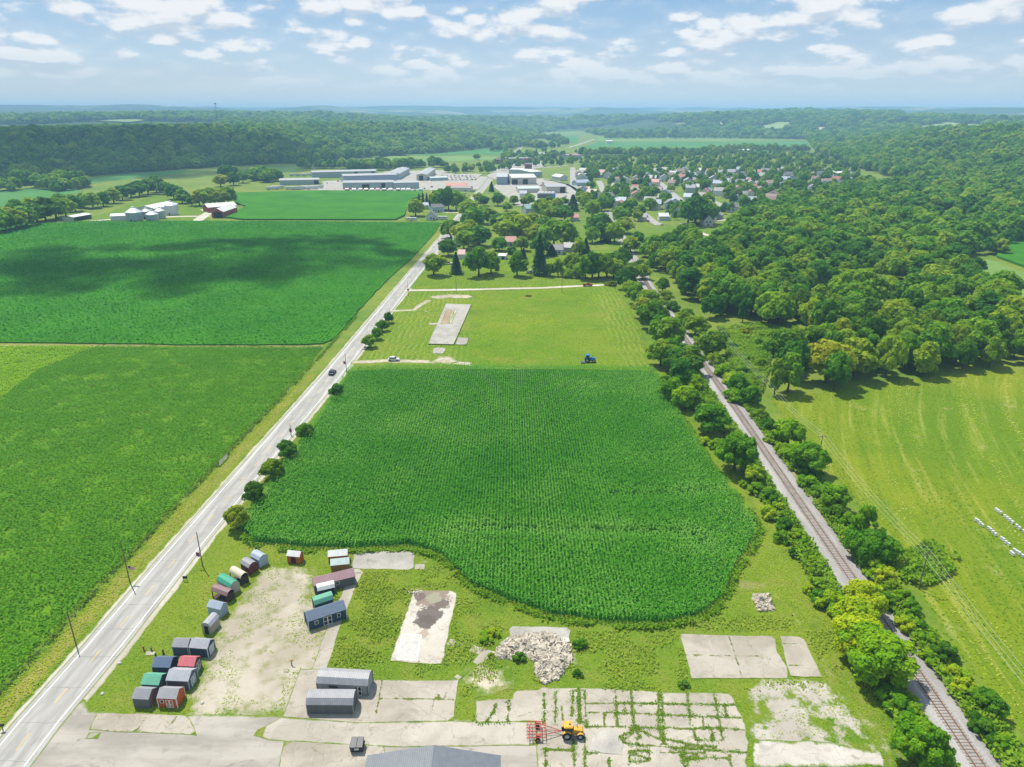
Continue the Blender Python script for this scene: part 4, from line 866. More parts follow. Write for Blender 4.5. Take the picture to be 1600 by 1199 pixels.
streets = [PP(l) for l in ([(1024, 283), (1040, 296), (1055, 310), (1066, 318)], [(1090, 306), (1125, 320), (1150, 330)], [(895, 262), (895, 275), (896, 292)], [(936, 283), (942, 297), (948, 305)], [(1062, 350), (1110, 346), (1145, 343)], [(1000, 330), (1020, 346), (1030, 352)])]
for pl, st in ((TOWN, 18.5), (TOWN2, 20)):
    X, Y = scatter(pl, st, .48, g); m = (segdist(streets, X, Y) > 12) & (g.uniform(0, 1, len(X)) < .8); TX, TY = X[m], Y[m]; fp += [(a, c, R.uniform(.5, .85)) for a, c in zip(TX, TY)]
gn_trees('distant_trees', fp, 'far trees of the town and the wooded hills beyond', lod2, 6.4, 14)
# -- crops as real plants
def crop(name, poly, dx, dy, fn, label, mat, thin=None, seed=1):
    a = np.array([p[:2] for p in poly]); lo, hi = a.min(0), a.max(0); g = np.random.default_rng(seed)
    X, Y = np.meshgrid(np.arange(lo[0], hi[0], dx), np.arange(lo[1], hi[1], dy)); X, Y = X.ravel(), Y.ravel()
    X = X+g.uniform(-.04, .04, len(X)); Y = Y+g.uniform(-.5, .5, len(Y))*dy
    m = inside(jitter([tuple(p[:2]) for p in poly], .5, 2.5), X, Y)
    if thin is not None: m &= g.uniform(0, 1, len(X)) < thin(X, Y)
    Q, T = fn(X[m], Y[m], g); o = link(name, np_quads(name, Q, mat, T)); tag(o, label, None, None, 'stuff'); return o
def corn_plants(X, Y, g):
    Q, T = [], []; hgt = 2.0+.35*fbm(X*.05, Y*.05, 4, 3)
    for k in range(5):
        ph = 1.5708+3.1416*g.integers(0, 2, len(X))+g.normal(0, .85, len(X)); d2 = np.stack([np.cos(ph), np.sin(ph), np.zeros(len(X))], 1); side = np.stack([-np.sin(ph), np.cos(ph), np.zeros(len(X))], 1)*g.uniform(.05, .09, len(X))[:, None]
        b = np.stack([X, Y, hgt*g.uniform(.45, 1.0, len(X))], 1); L = g.uniform(.3, .62, len(X))[:, None]
        tip = b+d2*L; tip[:, 2] += g.uniform(-.45, .35, len(X))
        Q.append(np.stack([b-side, b+side, tip+side*.8, tip-side*.8], 1)); T.append(np.clip(.5+g.normal(0, .3, len(X))+.7*(fbm(X*.03, Y*.03, 8, 3)-.5)+.55*np.exp(-(segdist(bare, X, Y)/3.5)**2), 0, 1))
    return np.concatenate(Q), np.concatenate(T)
bare = J([(958, 778), (1010, 778), (1070, 776), (1118, 770)], [(720, 832), (780, 830), (900, 834), (1080, 838), (1100, 850)], [(1080, 840), (1095, 862)])
th = lambda X, Y: np.clip(segdist(bare, X, Y)/1.1-.1+1.2*(fbm(X*.4, Y*.4, 2, 2)-.4), .2, 1)
crop('corn_crop', CORN, .76, .37, corn_plants, 'tall green corn growing in close rows', M_CORN, th)
def soy_plants(X, Y, g):
    Q, T = [], []; n = len(X)
    tone = np.clip(.35+.9*(fbm(X*.02, Y*.012, 6, 4)-.5), 0, 1)
    yl = 1.7*inside(PP([(-600, 538), (158, 540), (60, 580), (-20, 640), (-600, 800)]), X, Y)
    for k in range(2):
        c = np.stack([X+g.uniform(-.25, .25, n), Y+g.uniform(-.25, .25, n), .75*(.6+.5*fbm(X*.3, Y*.3, 3, 2))+g.uniform(-.15, .15, n)], 1)
        N = unit(np.stack([g.normal(0, .5, n), g.normal(0, .5, n), np.ones(n)], 1)); Q.append(quads(c, N, .2, g.uniform(.14, .26, n), g)); T.append(np.clip(tone+yl+g.normal(0, .2, n), 0, 2.6))
    return np.concatenate(Q), np.concatenate(T)
crop('soybean_crop', SOY, .62, .5, soy_plants, 'low green soybean plants covering the field west of the road', M_SOY, lambda X, Y: .45+.55*(fbm(X*.25, Y*.25, 9, 3) > .36), 2)
def far_corn(z):
    def f(X, Y, g):
        n = len(X); c = np.stack([X, Y, np.full(n, z+.15)+g.uniform(-.2, .25, n)], 1)
        N = unit(np.stack([g.normal(0, .7, n), g.normal(0, .7, n), np.ones(n)], 1))
        return quads(c, N, .55, g.uniform(.25, .5, n), g), np.clip(.25+.8*(fbm(X*.012, Y*.012, 5, 4)-.4)+g.normal(0, .18, n), 0, 1)
    return f
crop('distant_corn_crop', CORN2, 1.55, 1.55, far_corn(.6), 'tall dark green corn beyond the soybeans', M_CORN, None, 3)
# -- weeds: low clumps over the rough ground around the slabs
KEEP_OFF = [PP(q) for q in ([(646, 921), (716, 923), (691, 1039), (608, 1034)], [(1061, 990), (1214, 993), (1232, 1061), (1079, 1062)], [(1217, 993), (1256, 994), (1287, 1060), (1233, 1058)], [(793, 977), (894, 980), (890, 1003), (880, 1016), (799, 1011)], [(548, 887), (570, 889), (511, 1048), (486, 1047)])]
def weeds(name, polys, step, label, hmax=.5, lines=None, mat=M_WEED, k=3, thr=.42, seed=4, size=.16):
    g = np.random.default_rng(seed); Xs, Ys = [], []
    for pl in polys:
        X, Y = scatter(pl, step, .5, g); m = fbm(X*.22, Y*.22, 13, 4) > thr; Xs.append(X[m]); Ys.append(Y[m])
    for l, wd, st in (lines or []):
        for a, b2 in zip(l, l[1:]):
            n = max(2, int((b2-a).length/st)); t = g.uniform(0, 1, n); m = fbm((a.x+(b2.x-a.x)*t)*.5, (a.y+(b2.y-a.y)*t)*.5, 17, 3) > .40
            Xs.append((a.x+(b2.x-a.x)*t+g.normal(0, wd/2, n))[m]); Ys.append((a.y+(b2.y-a.y)*t+g.normal(0, wd/2, n))[m])
    X, Y = np.concatenate(Xs), np.concatenate(Ys); Q, T = [], []; n = len(X); off = np.zeros(len(X), bool)
    for q in KEEP_OFF: off |= inside(q, X, Y)
    X, Y = X[~off], Y[~off]; n = len(X); hh = hmax*np.clip(fbm(X*.35, Y*.35, 23, 3)*1.5, .25, 1.2)
    tone = np.clip(fbm(X*.12, Y*.12, 29, 3)*1.3-.15, 0, 1)
    for j in range(k):
        c = np.stack([X+g.normal(0, .2, n), Y+g.normal(0, .2, n), .06+hh*g.uniform(.3, 1, n)], 1); N = unit(np.stack([g.normal(0, .7, n), g.normal(0, .7, n), np.ones(n)], 1))
        Q.append(quads(c, N, size*g.uniform(.6, 1.4, n), size*.7, g)); T.append(np.clip(tone+g.normal(0, .2, n), 0, 1))
    o = link(name, np_quads(name, np.concatenate(Q), mat, np.concatenate(T))); return tag(o, label, None, None, 'stuff')
weeds('slab_weeds', [], 1, 'green weeds growing in the joints of the broken slabs', .2, [(PP(l), .2, .24) for l in jl], seed=5, size=.1)
weeds('rough_weeds', [PP([(500, 1046), (590, 1062), (705, 1062), (745, 1020), (765, 1012), (790, 985), (760, 950), (720, 915), (690, 880), (650, 892), (572, 892), (530, 990)]), PP([(720, 1062), (770, 1020), (795, 1050), (800, 1078), (770, 1092), (742, 1090), (715, 1085)]), PP([(800, 1040), (900, 1000), (900, 985), (1060, 985), (1075, 1065), (1020, 1080), (900, 1074), (845, 1074)]),
                     PP([(1080, 1066), (1290, 1062), (1330, 1100), (1360, 1150), (1380, 1190), (1180, 1165), (1160, 1090), (1060, 1080)]) if False else PP([(1165, 1066), (1285, 1064), (1290, 1075), (1168, 1080)]), PP([(1100, 965), (1290, 960), (1330, 1040), (1290, 1055), (1255, 985), (1060, 985)]), PP([(520, 905), (640, 895), (612, 1030), (520, 1040)])], .5, 'rough grass and weeds around the slabs', .45, seed=6, thr=.47, k=2)
weeds('lineside_weeds', [strip([Vector((RAILX(y)-6.2, y, 0)) for y in range(66, 300, 12)], 2.6), strip([Vector((RAILX(y)+5.8, y, 0)) for y in range(66, 300, 12)], 2.6), PP([(1385, 870), (1450, 850), (1500, 875), (1480, 905), (1440, 920), (1395, 905)]), PP([(1120, 515), (1185, 508), (1262, 525), (1266, 548), (1205, 560), (1192, 615), (1150, 598)])], .5, 'weeds and brambles growing beside the railway', 1.7, seed=7, thr=.33, size=.3, k=4)
weeds('corn_edge_weeds', [], .5, 'weeds growing along the edge of the corn', .8, [(PP([(375, 838), (400, 855), (470, 862), (560, 863), (640, 858), (690, 874), (735, 920), (790, 944), (850, 965), (940, 980), (1030, 982), (1110, 965), (1135, 935), (1146, 900), (1172, 868), (1190, 830), (1170, 795)]), .8, .07), (PP([(1160, 785), (1132, 749), (1112, 725), (1088, 682), (1065, 650), (1042, 602)]), .6, .1)], seed=8, size=.22)
weeds('verge_weeds', [], .5, 'taller grass along the edge of the soybean field', .6, [([on_line(ROAD, y)+Vector((-10.8, 0, 0)) for y in range(62, 330, 12)], .7, .12)], seed=9, size=.2)

# -- grass: tufts over the open ground, the meadow and the hayfield
M_GRASS = foliage('grass_blade', [(.0, (.12, .28, .006)), (.45, (.24, .395, .009)), (.8, (.40, .48, .024)), (1, (.58, .53, .17))], .45, world_noise=.15)
BARE = [b_ for n_, b_ in SHEETS if n_ in ('road', 'road_shoulder', 'concrete_slab', 'burnt_slab', 'yard_asphalt', 'corn_ground', 'foundation_slab', 'lane', 'footpath', 'ballast_bed', 'soybean_ground', 'gravel_patch', 'rubble_floor', 'planter_strip', 'brown_floor')]
THIN = [b_ for n_, b_ in SHEETS if n_ in ('gravel_yard', 'cracked_asphalt', 'dirt_patch', 'ballast_shoulder', 'vehicle_track', 'dirt_strip', 'worn_ground')]
def hay_band(X, Y):
    dx, dy = X-330, Y-40; rad = np.sqrt(dx*dx+.55*dy*dy); ang = np.arctan2(dy, dx)
    a = fbm(rad*.34, ang*3, 61, 2); b = fbm(rad*.1+5, ang*3, 62, 3); return np.clip((a-.5)*8, -1.6, 2.2)+np.clip((b-.5)*4, -1, 1.2)
def mow_band(X, Y):
    w_ = fbm(X*.05, Y*.03, 63, 2)*7+fbm(X*.3, Y*.3, 64, 2)*1.2; st = np.abs(((X+w_)/2.3) % 1-.5)*2
    z = np.clip((-14-X)/9, 0, 1)+np.clip((X-38)/7, 0, 1); return (st-.45)*2.4*z+(fbm(X*.045, Y*.045, 65, 4)-.5)*2.2
def tufts(name, poly, step, label, hmax, size, seed, k=2, strawf=.25, band=None):
    g = np.random.default_rng(seed); X, Y = scatter(poly, step, .5, g); m = np.ones(len(X), bool)
    for b_ in BARE: m &= ~inside(b_, X, Y)
    u = g.uniform(0, 1, len(X))
    for b_ in THIN:
        i_ = inside(b_, X, Y); e = np.where(i_, polydist(b_, X, Y), 0); m &= ~(i_ & (u > .55*(fbm(X*.3, Y*.3, 31, 4) > .55)+np.clip(.8-e/3, 0, .8)))
    X, Y = X[m], Y[m]; n = len(X); n1 = fbm(X*.06, Y*.06, 41, 4); n2 = fbm(X*.5, Y*.5, 43, 3); Q, T = [], []
    hh = hmax*np.clip(.3+1.6*(n1-.35)+.6*(n2-.5), .2, 1.3)
    for j in range(k):
        c = np.stack([X+g.normal(0, step*.3, n), Y+g.normal(0, step*.3, n), hh*g.uniform(.35, 1, n)], 1); N = unit(np.stack([g.normal(0, .6, n), g.normal(0, .6, n), np.ones(n)], 1))
        Q.append(quads(c, N, size*g.uniform(.5, 1.3, n), size*.6, g)); T.append(np.clip(.5+1.6*(n2-.5)+strawf*(n1-.5)*6+g.normal(0, .28, n)+(band(X, Y) if band else 0), -.6, 2.0 if band else 1.0))
    o = link(name, np_quads(name, np.concatenate(Q), M_GRASS, np.concatenate(T))); return tag(o, label, None, None, 'stuff')
tufts('grass', [(-70, 66), (-68, 140), (-64, 252), (58, 252), (60, 145), (67, 64)], .44, 'tufty grass over the open ground around the yard', .13, .11, 51, 3)
tufts('meadow_grass', PP([(558, 563), (590, 535), (615, 487), (640, 457), (720, 452), (850, 450), (965, 447), (985, 480), (1003, 520), (1018, 577), (900, 574), (700, 572), (600, 571)]), .8, 'short grass of the mown meadow', .14, .24, 52, 2, .15, mow_band)
tufts('hay_grass', HAY, 1.0, 'cut grass lying over the hayfield', .12, .24, 53, 2, .2, hay_band)
tufts('verge_grass', strip(offset0(ROAD, -7.6, 330), 2.6), .5, 'dry grass along the road verge', .2, .17, 54)
tufts('lawn_grass', PP([(640, 451), (665, 415), (700, 405), (850, 392), (965, 395), (965, 443), (850, 448.5), (720, 450.5)]), 1.1, 'short grass of the lawns among the houses', .14, .3, 55)
for k, (px, py, r, h_) in enumerate([(1130, 530, 2.6, 3.4), (1145, 545, 2.2, 2.8), (1165, 522, 3, 4), (1185, 540, 2.4, 3), (1205, 530, 2.8, 3.6), (1172, 565, 2.2, 2.8), (1222, 545, 2.4, 3), (1160, 585, 2.4, 3), (1190, 575, 2.6, 3.2), (1240, 535, 2.6, 3.4), (1178, 604, 2.2, 2.6)]):
    p = P(px, py); tree(p.x, p.y, r, h_, 'bush', 'bushy shrub in the rough clearing between railway and wood', 'shrubs in the rough clearing', tint_of(.3))

# ------------------------------------------------------------------ buildings
PROF = {'gable': [(-1, 0), (0, 1), (1, 0)], 'gambrel': [(-1, 0), (-.62, .68), (0, 1), (.62, .68), (1, 0)], 'arch': [(-1, 0), (-.86, .42), (-.6, .74), (-.25, .95), (0, 1), (.25, .95), (.6, .74), (.86, .42), (1, 0)],
        'saltbox': [(-1, 0), (.25, 1), (1, .45)], 'flat': [(-1, 0), (1, .04)]}
M_TRIM = paint('white_trim', (.62, .62, .60), .6, .12); M_GLASS = paint('dark_glass', (.035, .045, .055), .15, .1, spec=.6); M_DARKIN = paint('dark_inside', (.025, .024, .022), .9, .1)
def building(name, FL, FR, depth, h, rise, roof, wall, prof='gable', ridge='x', over=.12, label=None, cat='shed', group=None, doors=(), windows=(), trim=None, posts=False, thick=.07, chimney=False, z=0.0, openfront=False):
    """FL, FR: ground points of the front wall; the front faces local -y. Ridge along local x or y."""
    FL, FR = Vector(FL[:2]), Vector(FR[:2]); w = (FR-FL).length; a = math.atan2((FR-FL).y, (FR-FL).x)
    n = Vector((-math.sin(a), math.cos(a))); c = (FL+FR)/2+n*depth/2
    t = empty(name, (c.x, c.y, z), a); tag(t, label, cat, group)
    pr = PROF[prof]; half = depth/2 if ridge == 'x' else w/2; ln = w/2 if ridge == 'x' else depth/2
    p = [(u*half, h+v*rise) for u, v in pr]
    mb = MB()
    if posts:                                        # open-sided: corner posts, low back wall
        for sx in (-1, 1):
            for sy in (-1, 1): mb.box((sx*(w/2-.08), sy*(depth/2-.08), h/2), (.14, .14, h))
        mb.box((0, depth/2-.05, h/2), (w-.3, .06, h)); mb.box((0, 0, .06), (w, depth, .12)); mb.box((w/2-.04, 0, h/2), (.06, depth-.3, h))
    elif openfront:
        mb.box((0, depth/2-.06, h/2), (w, .12, h)); mb.box((-w/2+.06, -.06, h/2), (.12, depth-.14, h)); mb.box((w/2-.06, -.06, h/2), (.12, depth-.14, h))
    else:
        sec = [(-half, 0)]+[(u, v-.01) for u, v in p]+[(half, 0)]
        mb.extrude(sec[::-1] if ridge == 'x' else sec, -ln, ln, ridge)
    mb.build('wall', wall, t)
    # roof: a thin folded sheet with an overhang
    e0, e1 = Vector(p[0]), Vector(p[1]); d0 = (e0-e1).normalized()*over; q0 = Vector(p[-1]); d1 = (q0-Vector(p[-2])).normalized()*over
    top = [tuple(e0+d0)]+p[1:-1]+[tuple(q0+d1)]
    sec = [(u, v+thick) for u, v in top]+[(u, v+.004) for u, v in top[::-1]]
    MB().extrude(sec, -ln-over, ln+over, ridge).build('roof', roof, t)
    rf = KIDS[t.name][-1]
    if chimney: MB().box((w*.18, depth*.1, h+rise*1.0), (.7, .7, 1.6)).build('chimney', paint('brick', (.25, .1, .07), .9, .3), rf)
    def place(face, u, ww, hh, zc, thickn=.06):
        if face == 'front': return (u*w/2, -depth/2-thickn/2, zc), (ww, thickn, hh)
        if face == 'back': return (u*w/2, depth/2+thickn/2, zc), (ww, thickn, hh)
        s = 1 if face == 'right' else -1
        return (s*(w/2+thickn/2), u*depth/2, zc), (thickn, ww, hh)
    for (face, u, ww, hh, m, style) in doors:
        c_, s_ = place(face, u, ww, hh, hh/2+.06, .05); d_ = MB().box(c_, s_).build('door', m, t)
        if style:
            mb = MB(); th = .10 if hh < 3 else .2
            def bar(du, dz, bw, bh, rot=0.0):
                if face in ('front', 'back'):
                    k = -1 if face == 'front' else 1
                    mb.box((c_[0]+du, k*(depth/2+.075), dz), (bw, .05, bh), 0, 0, rot)
                else:
                    k = 1 if face == 'right' else -1
                    mb.box((k*(w/2+.075), c_[1]+du, dz), (.05, bw, bh), 0, rot, 0)
            zc = hh/2+.06
            leaves = 2 if style.startswith('double') else 1
            for i in range(leaves):
                lw = ww/leaves; cx = -ww/2+lw*(i+.5)
                bar(cx-lw/2+th/2, zc, th, hh); bar(cx+lw/2-th/2, zc, th, hh); bar(cx, .06+th/2, lw-2*th-.01, th); bar(cx, hh+.06-th/2, lw-2*th-.01, th); bar(cx, zc, lw-2*th-.01, th)
                if 'x' in style:
                    L_ = math.hypot(lw, hh/2); an = math.atan2(hh/2-.1, lw-.1)
                    bar(cx, .06+hh/4, L_*.78, th*.8, an); 
            mb.build('door_trim', M_TRIM, d_)
    for (face, u, ww, hh, zc) in windows:
        c_, s_ = place(face, u, ww+.2, hh+.2, zc, .05); f_ = MB().box(c_, s_).build('window', trim or M_TRIM, t)
        c_, s_ = place(face, u, ww, hh, zc, .08); MB().box(c_, s_).build('pane', M_GLASS, f_)
    if trim and not posts:
        for sx in (-1, 1):
            for sy in (-1, 1): MB().box((sx*(w/2+.012), sy*(depth/2+.012), h/2), (.12, .12, h-.02)).build('corner_trim', trim, t)
    return t
def roofp(n, c): return paint('roof_'+n, c, .45, .14, 0, (0, .3), spec=.45)
RG, RLG, RDG, RNV = roofp('grey', (.30, .30, .32)), roofp('lilac_grey', (.36, .37, .41)), roofp('mid_grey', (.26, .265, .28)), roofp('navy', (.10, .14, .22))
RGR, RPK, RCR, RPB, RMV, RWH, RSL, RMT, RBG, RPG = roofp('green', (.04, .30, .19)), roofp('red', (.52, .13, .15)), roofp('cream', (.58, .49, .37)), roofp('plum', (.24, .14, .15)), roofp('mauve', (.33, .20, .22)), roofp('white', (.62, .62, .62)), roofp('slate_blue', (.12, .16, .225)), roofp('mint', (.46, .58, .54)), roofp('blue_grey', (.33, .38, .46)), roofp('pale_green', (.12, .37, .25))
W_GY, W_SL, W_NV, W_TE, W_OR, W_BE, W_BR, W_MR, W_LB, W_RU, W_TN, W_LG = [paint('wall_'+n, c, .75, .12, 0, (0, .2)) for n, c in (('grey', (.12, .125, .13)), ('slate', (.085, .11, .15)), ('navy', (.035, .06, .11)), ('teal', (.07, .10, .11)), ('orange', (.50, .09, .02)), ('beige', (.42, .39, .34)), ('brown', (.065, .04, .032)), ('maroon', (.13, .03, .035)), ('light_blue', (.34, .42, .52)), ('rust', (.42, .105, .02)), ('tan', (.30, .15, .05)), ('light_grey', (.30, .31, .33)))]
D_W = paint('door_white', (.5, .5, .5), .6)
def pts(*l): return [P(*q) for q in l]
def shed(FL, FR, d, h, rise, roof, wall, label, prof='gable', ridge='x', **k):
    a, c = P(*FL), P(*FR); return building('garden_shed', a, c, d, h, rise, roof, wall, prof, ridge, k.pop('over', .1), label, 'shed', 'sheds lined up for sale on the yard', **k)
DD = lambda face, m, u=0, w=1.5, h=1.75, st='doublex': (face, u, w, h, m, st)
shed((210, 1106), (235, 1107.5), 2.5, 1.95, .85, RDG, W_GY, 'dark grey shed with grey roof at the corner nearest the road and the concrete')
shed((248.7, 1105.5), (278, 1106.8), 2.5, 1.95, .85, RG, W_OR, 'orange red shed with white crossed double doors and a grey roof', doors=[DD('front', W_OR, .25, 1.2, 1.6)], windows=[('front', -.55, .45, .5, 1.3)], trim=M_TRIM)
shed((224, 1083.5), (250.5, 1085), 2.6, 1.95, .9, RPG, W_TE, 'dark shed with a pale green roof beside the lilac grey one')
shed((262.7, 1077.4), (296.5, 1079), 2.9, 1.95, .9, RLG, W_SL, 'wide slate blue shed with a pale lilac grey roof and white trimmed doors', doors=[DD('right', W_LB, 0, 1.5, 1.7)], trim=W_LB)
shed((241, 1056.5), (268, 1057.2), 2.6, 1.95, .9, RNV, W_NV, 'navy shed with a dull blue roof beside the red roofed shed', trim=W_SL)
shed((281, 1054.5), (305.5, 1055.5), 2.4, 1.95, .85, RPK, W_BR, 'brown shed with a red roof', doors=[DD('right', W_BR, 0, 1.4, 1.7)])
shed((272, 1024.7), (295.4, 1025.4), 2.3, 1.95, .85, RG, W_SL, 'slate shed with light grey roof pressed against its navy neighbour', trim=W_LB)
shed((298.3, 1025.6), (326, 1028), 2.5, 1.95, .9, RLG, W_NV, 'navy shed with white double doors in its gable facing the gravel', doors=[DD('right', D_W, 0, 1.5, 1.7)], windows=[('right', .75, .3, .5, 1.3)], trim=M_TRIM)
shed((317, 990), (331, 992), 2.8, 1.9, .7, RLG, W_BE, 'narrow beige shed with a rounded grey roof and a small front porch', 'gambrel', 'y', doors=[('front', 0, .8, 1.7, M_DARKIN, None)])
shed((326, 961), (346.3, 966), 2.0, 1.95, .8, RBG, W_LB, 'pale blue shed with a light steep gable roof')
shed((332, 934), (356, 943), 1.9, 1.75, .75, RPB, W_BR, 'open dark brown shelter with a plum roof', 'gambrel', posts=True)
shed((341, 919), (361, 931), 2.2, 1.95, .8, RGR, W_BE, 'beige shed with a bright green roof in the slanting row', 'gambrel')
shed((360, 905), (377.5, 915.5), 1.8, 1.75, .8, RCR, W_BR, 'dark shelter with a cream barrel roof', 'arch', posts=True)
shed((377.5, 892), (390, 899.5), 2.2, 1.9, .75, RDG, W_MR, 'maroon shed with a dull grey roof in the slanting row', 'gambrel')
shed((393, 880.5), (406, 888), 2.2, 1.95, .75, RBG, W_LB, 'blue grey shed at the far end of the slanting row', 'gambrel')
shed((449.5, 880.3), (469, 882.3), 1.9, 1.9, .75, RWH, W_RU, 'lone rust orange shed with a white roof and black doorway on the grass', doors=[('front', 0, 1.1, 1.6, M_DARKIN, None)])
shed((514, 882), (543.5, 879.5), 2.2, 1.9, .8, RWH, W_RU, 'rust shed with a white roof beside the grey foundation, farther of two')
shed((518, 896), (546.5, 893), 2.3, 1.9, .8, RMT, W_TN, 'tan shed with a mint white roof in front of the white roofed one')
shed((492.5, 929), (556, 913.4), 2.9, 2.0, .95, RMV, W_GY, 'long dark grey shed with a mauve roof', windows=[('front', .12, .6, .5, 1.4)])
shed((498, 935), (524, 929), 2.0, 1.75, .7, RWH, W_SL, 'open slate shelter with white posts and a whitish roof', 'gambrel', posts=True)
shed((493.5, 958), (522, 948.5), 2.2, 1.9, .85, RPG, W_TE, 'shed with a clean green roof behind the big dark cabin', 'gambrel')
shed((483, 986), (542, 966.5), 3.1, 2.1, 1.0, RSL, W_NV, 'big dark blue cabin with white trimmed double doors and two windows', 'gable', doors=[DD('front', M_DARKIN, .0, 1.6, 1.85, 'double')], windows=[('front', -.58, .5, .7, 1.35), ('front', .6, .5, .7, 1.35)], trim=M_TRIM)
shed((496.6, 1083), (575, 1087.5), 3.3, 2.1, 1.1, RG, W_LG, 'long light grey cabin with a dark framed door on the concrete', 'gambrel', doors=[('front', .62, 1.3, 1.85, M_DARKIN, 'double')], windows=[('front', -.35, 1.3, .3, 1.5)], trim=W_GY)
shed((480.7, 1116), (552.5, 1116.5), 3.0, 2.0, 1.1, RG, W_GY, 'long plain grey cabin nearest the dumpster', 'gambrel', trim=W_LG)
# large gabled hall cut by the lower edge
A, Bq = P(574, 1183, 5.0), P(677.8, 1163.7, 6.9)
hw = Bq.x-A.x
building('gabled_hall', (A.x+.2, A.y-26), (A.x+2*hw-.2, A.y-26), 26, 5.0, 1.9, roofp('hall', (.13, .145, .17)), W_LG, 'gable', 'y', .25, 'big hall with a slate grey metal gable roof at the bottom edge', 'building')
# -- distant farm, works and houses
def bld(FL, FR, d, h, rise, roof, wall, label, name='warehouse', cat='building', **k):
    a, c = P(*FL), P(*FR); return building(name, a, c, d, h, rise, roof, wall, k.pop('prof', 'gable'), k.pop('ridge', 'x'), k.pop('over', .4), label, cat, k.pop('group', None), thick=.25, **k)
XW, XG, XB = paint('works_wall', (.34, .40, .40), .7, .1, 0, (0, 1.2)), paint('works_roof', (.33, .34, .35), .6, .12, 0, (0, 1.2)), paint('works_blue', (.27, .33, .40), .7, .1, 0, (0, 1.2))
XTN, XWH, XBR = paint('tan_wall', (.46, .44, .36), .7, .1), paint('white_metal', (.56, .56, .56), .6, .08), paint('red_barn', (.33, .07, .06), .8, .15)
XRW = paint('white_roof', (.55, .55, .545), .6, .08)
dk = lambda u, w=6, h=5, f='front': (f, u, w, h, M_DARKIN, None)
bld((437.5, 289.6), (499, 288.2), 22, 6, 1.5, XG, XW, 'long low pale works hall closest to the round tree belt', doors=[dk(.85)])
bld((488, 278.6), (589, 276), 28, 8, 1.5, XG, XW, 'longest works hall at the back of the yard', doors=[dk(.35, 5, 7), dk(.88, 5, 7)])
bld((537, 287.5), (621, 285), 30, 10, 1.5, XG, XB, 'tall blue grey works hall in the middle of the yard')
bld((536, 296.4), (615, 295.4), 26, 8, 1.6, XG, XW, 'wide works hall with a dark doorway right behind the corn', doors=[dk(.6, 5, 7), dk(-.1, 9, 6)])
bld((615.8, 296), (655, 295), 30, 7.5, 1, XG, XW, 'lower flat works annex joined to the hall behind the corn')
bld((603, 281), (624, 281), 110, 8, 2, XG, XW, 'deep works hall seen end on with a pale roof', ridge='y')
bld((651, 282.5), (667, 282.5), 120, 8, 1.6, XG, XTN, 'narrow works hall with a dark door in its near end', ridge='y', doors=[dk(-.1, 6, 7)])
bld((673, 283), (700, 282), 14, 4, 1, RMT, XW, 'small green roofed shed beside the car park')
bld((697, 296.5), (728, 296.5), 22, 4.5, 2.5, roofp('terracotta', (.50, .20, .13)), XTN, 'low shop with an orange red roof beside the road', 'roadside_shop')
bld((704, 299), (735, 299.5), 14, 4, 2.2, roofp('brown', (.25, .18, .17)), XWH, 'low shop with a brown hipped roof beside the road', 'roadside_shop')
# farm
def bin_(px, py, dia, h, m, lab):
    p = P(px, py); t = empty('grain_bin', (p.x, p.y, 0)); tag(t, lab, 'grain bin'); r = dia/2
    MB().lathe([(r, 0), (r, h)], n=28).build('wall', m, t); MB().lathe([(r*1.03, h-.1), (r*.18, h+r*.55), (r*.18, h+r*.55+.8), (0, h+r*.55+1)], n=28).build('roof', paint('bin_roof', (.55, .57, .6), .45, .1, .3), t)
    mb = MB(); mb.box((0, -r-.05, 1.1), (1, .12, 2.2)); mb.build('door', M_DARKIN, t)
BN = paint('galvanised', (.40, .44, .48), .45, .15, .4, (2, .8)); BN2 = paint('white_bin', (.62, .63, .64), .5, .1, .1, (2, .8))
bin_(211, 345.5, 13.5, 8, BN, 'largest galvanised grain bin with a conical roof'); bin_(239, 345.3, 10.5, 6, BN, 'squat galvanised grain bin in front of the white barn'); bin_(251, 341.5, 9, 7, BN, 'grain bin tucked between the squat bin and the white bin'); bin_(230, 342, 8, 7, BN, 'small grain bin beside the largest one'); bin_(269, 335.5, 11, 9, BN2, 'white grain bin standing in front of the white barn')
bld((243, 335), (279, 327), 20, 5, 2.5, XRW, XWH, 'long white barn behind the grain bins', 'barn', 'barn')
bld((116, 346.5), (144, 341.5), 12, 3.6, 1, XRW, XTN, 'open fronted machine shed with a white roof on its own', 'machine_shed', 'shed', openfront=True)
bld((173.5, 345.6), (199, 344.6), 12, 4, 1.5, XRW, XWH, 'white machine shed left of the grain bins', 'machine_shed', 'shed')
bld((331.5, 341), (350, 341), 34, 5.5, 3, XRW, XBR, 'red barn with a white roof and dark door facing the corn', 'barn', 'barn', ridge='y', doors=[dk(.1, 8, 5)])
bld((326, 333), (371, 329.5), 18, 5, 2.6, XRW, XBR, 'long red barn with a white roof behind the other red barn', 'barn', 'barn')
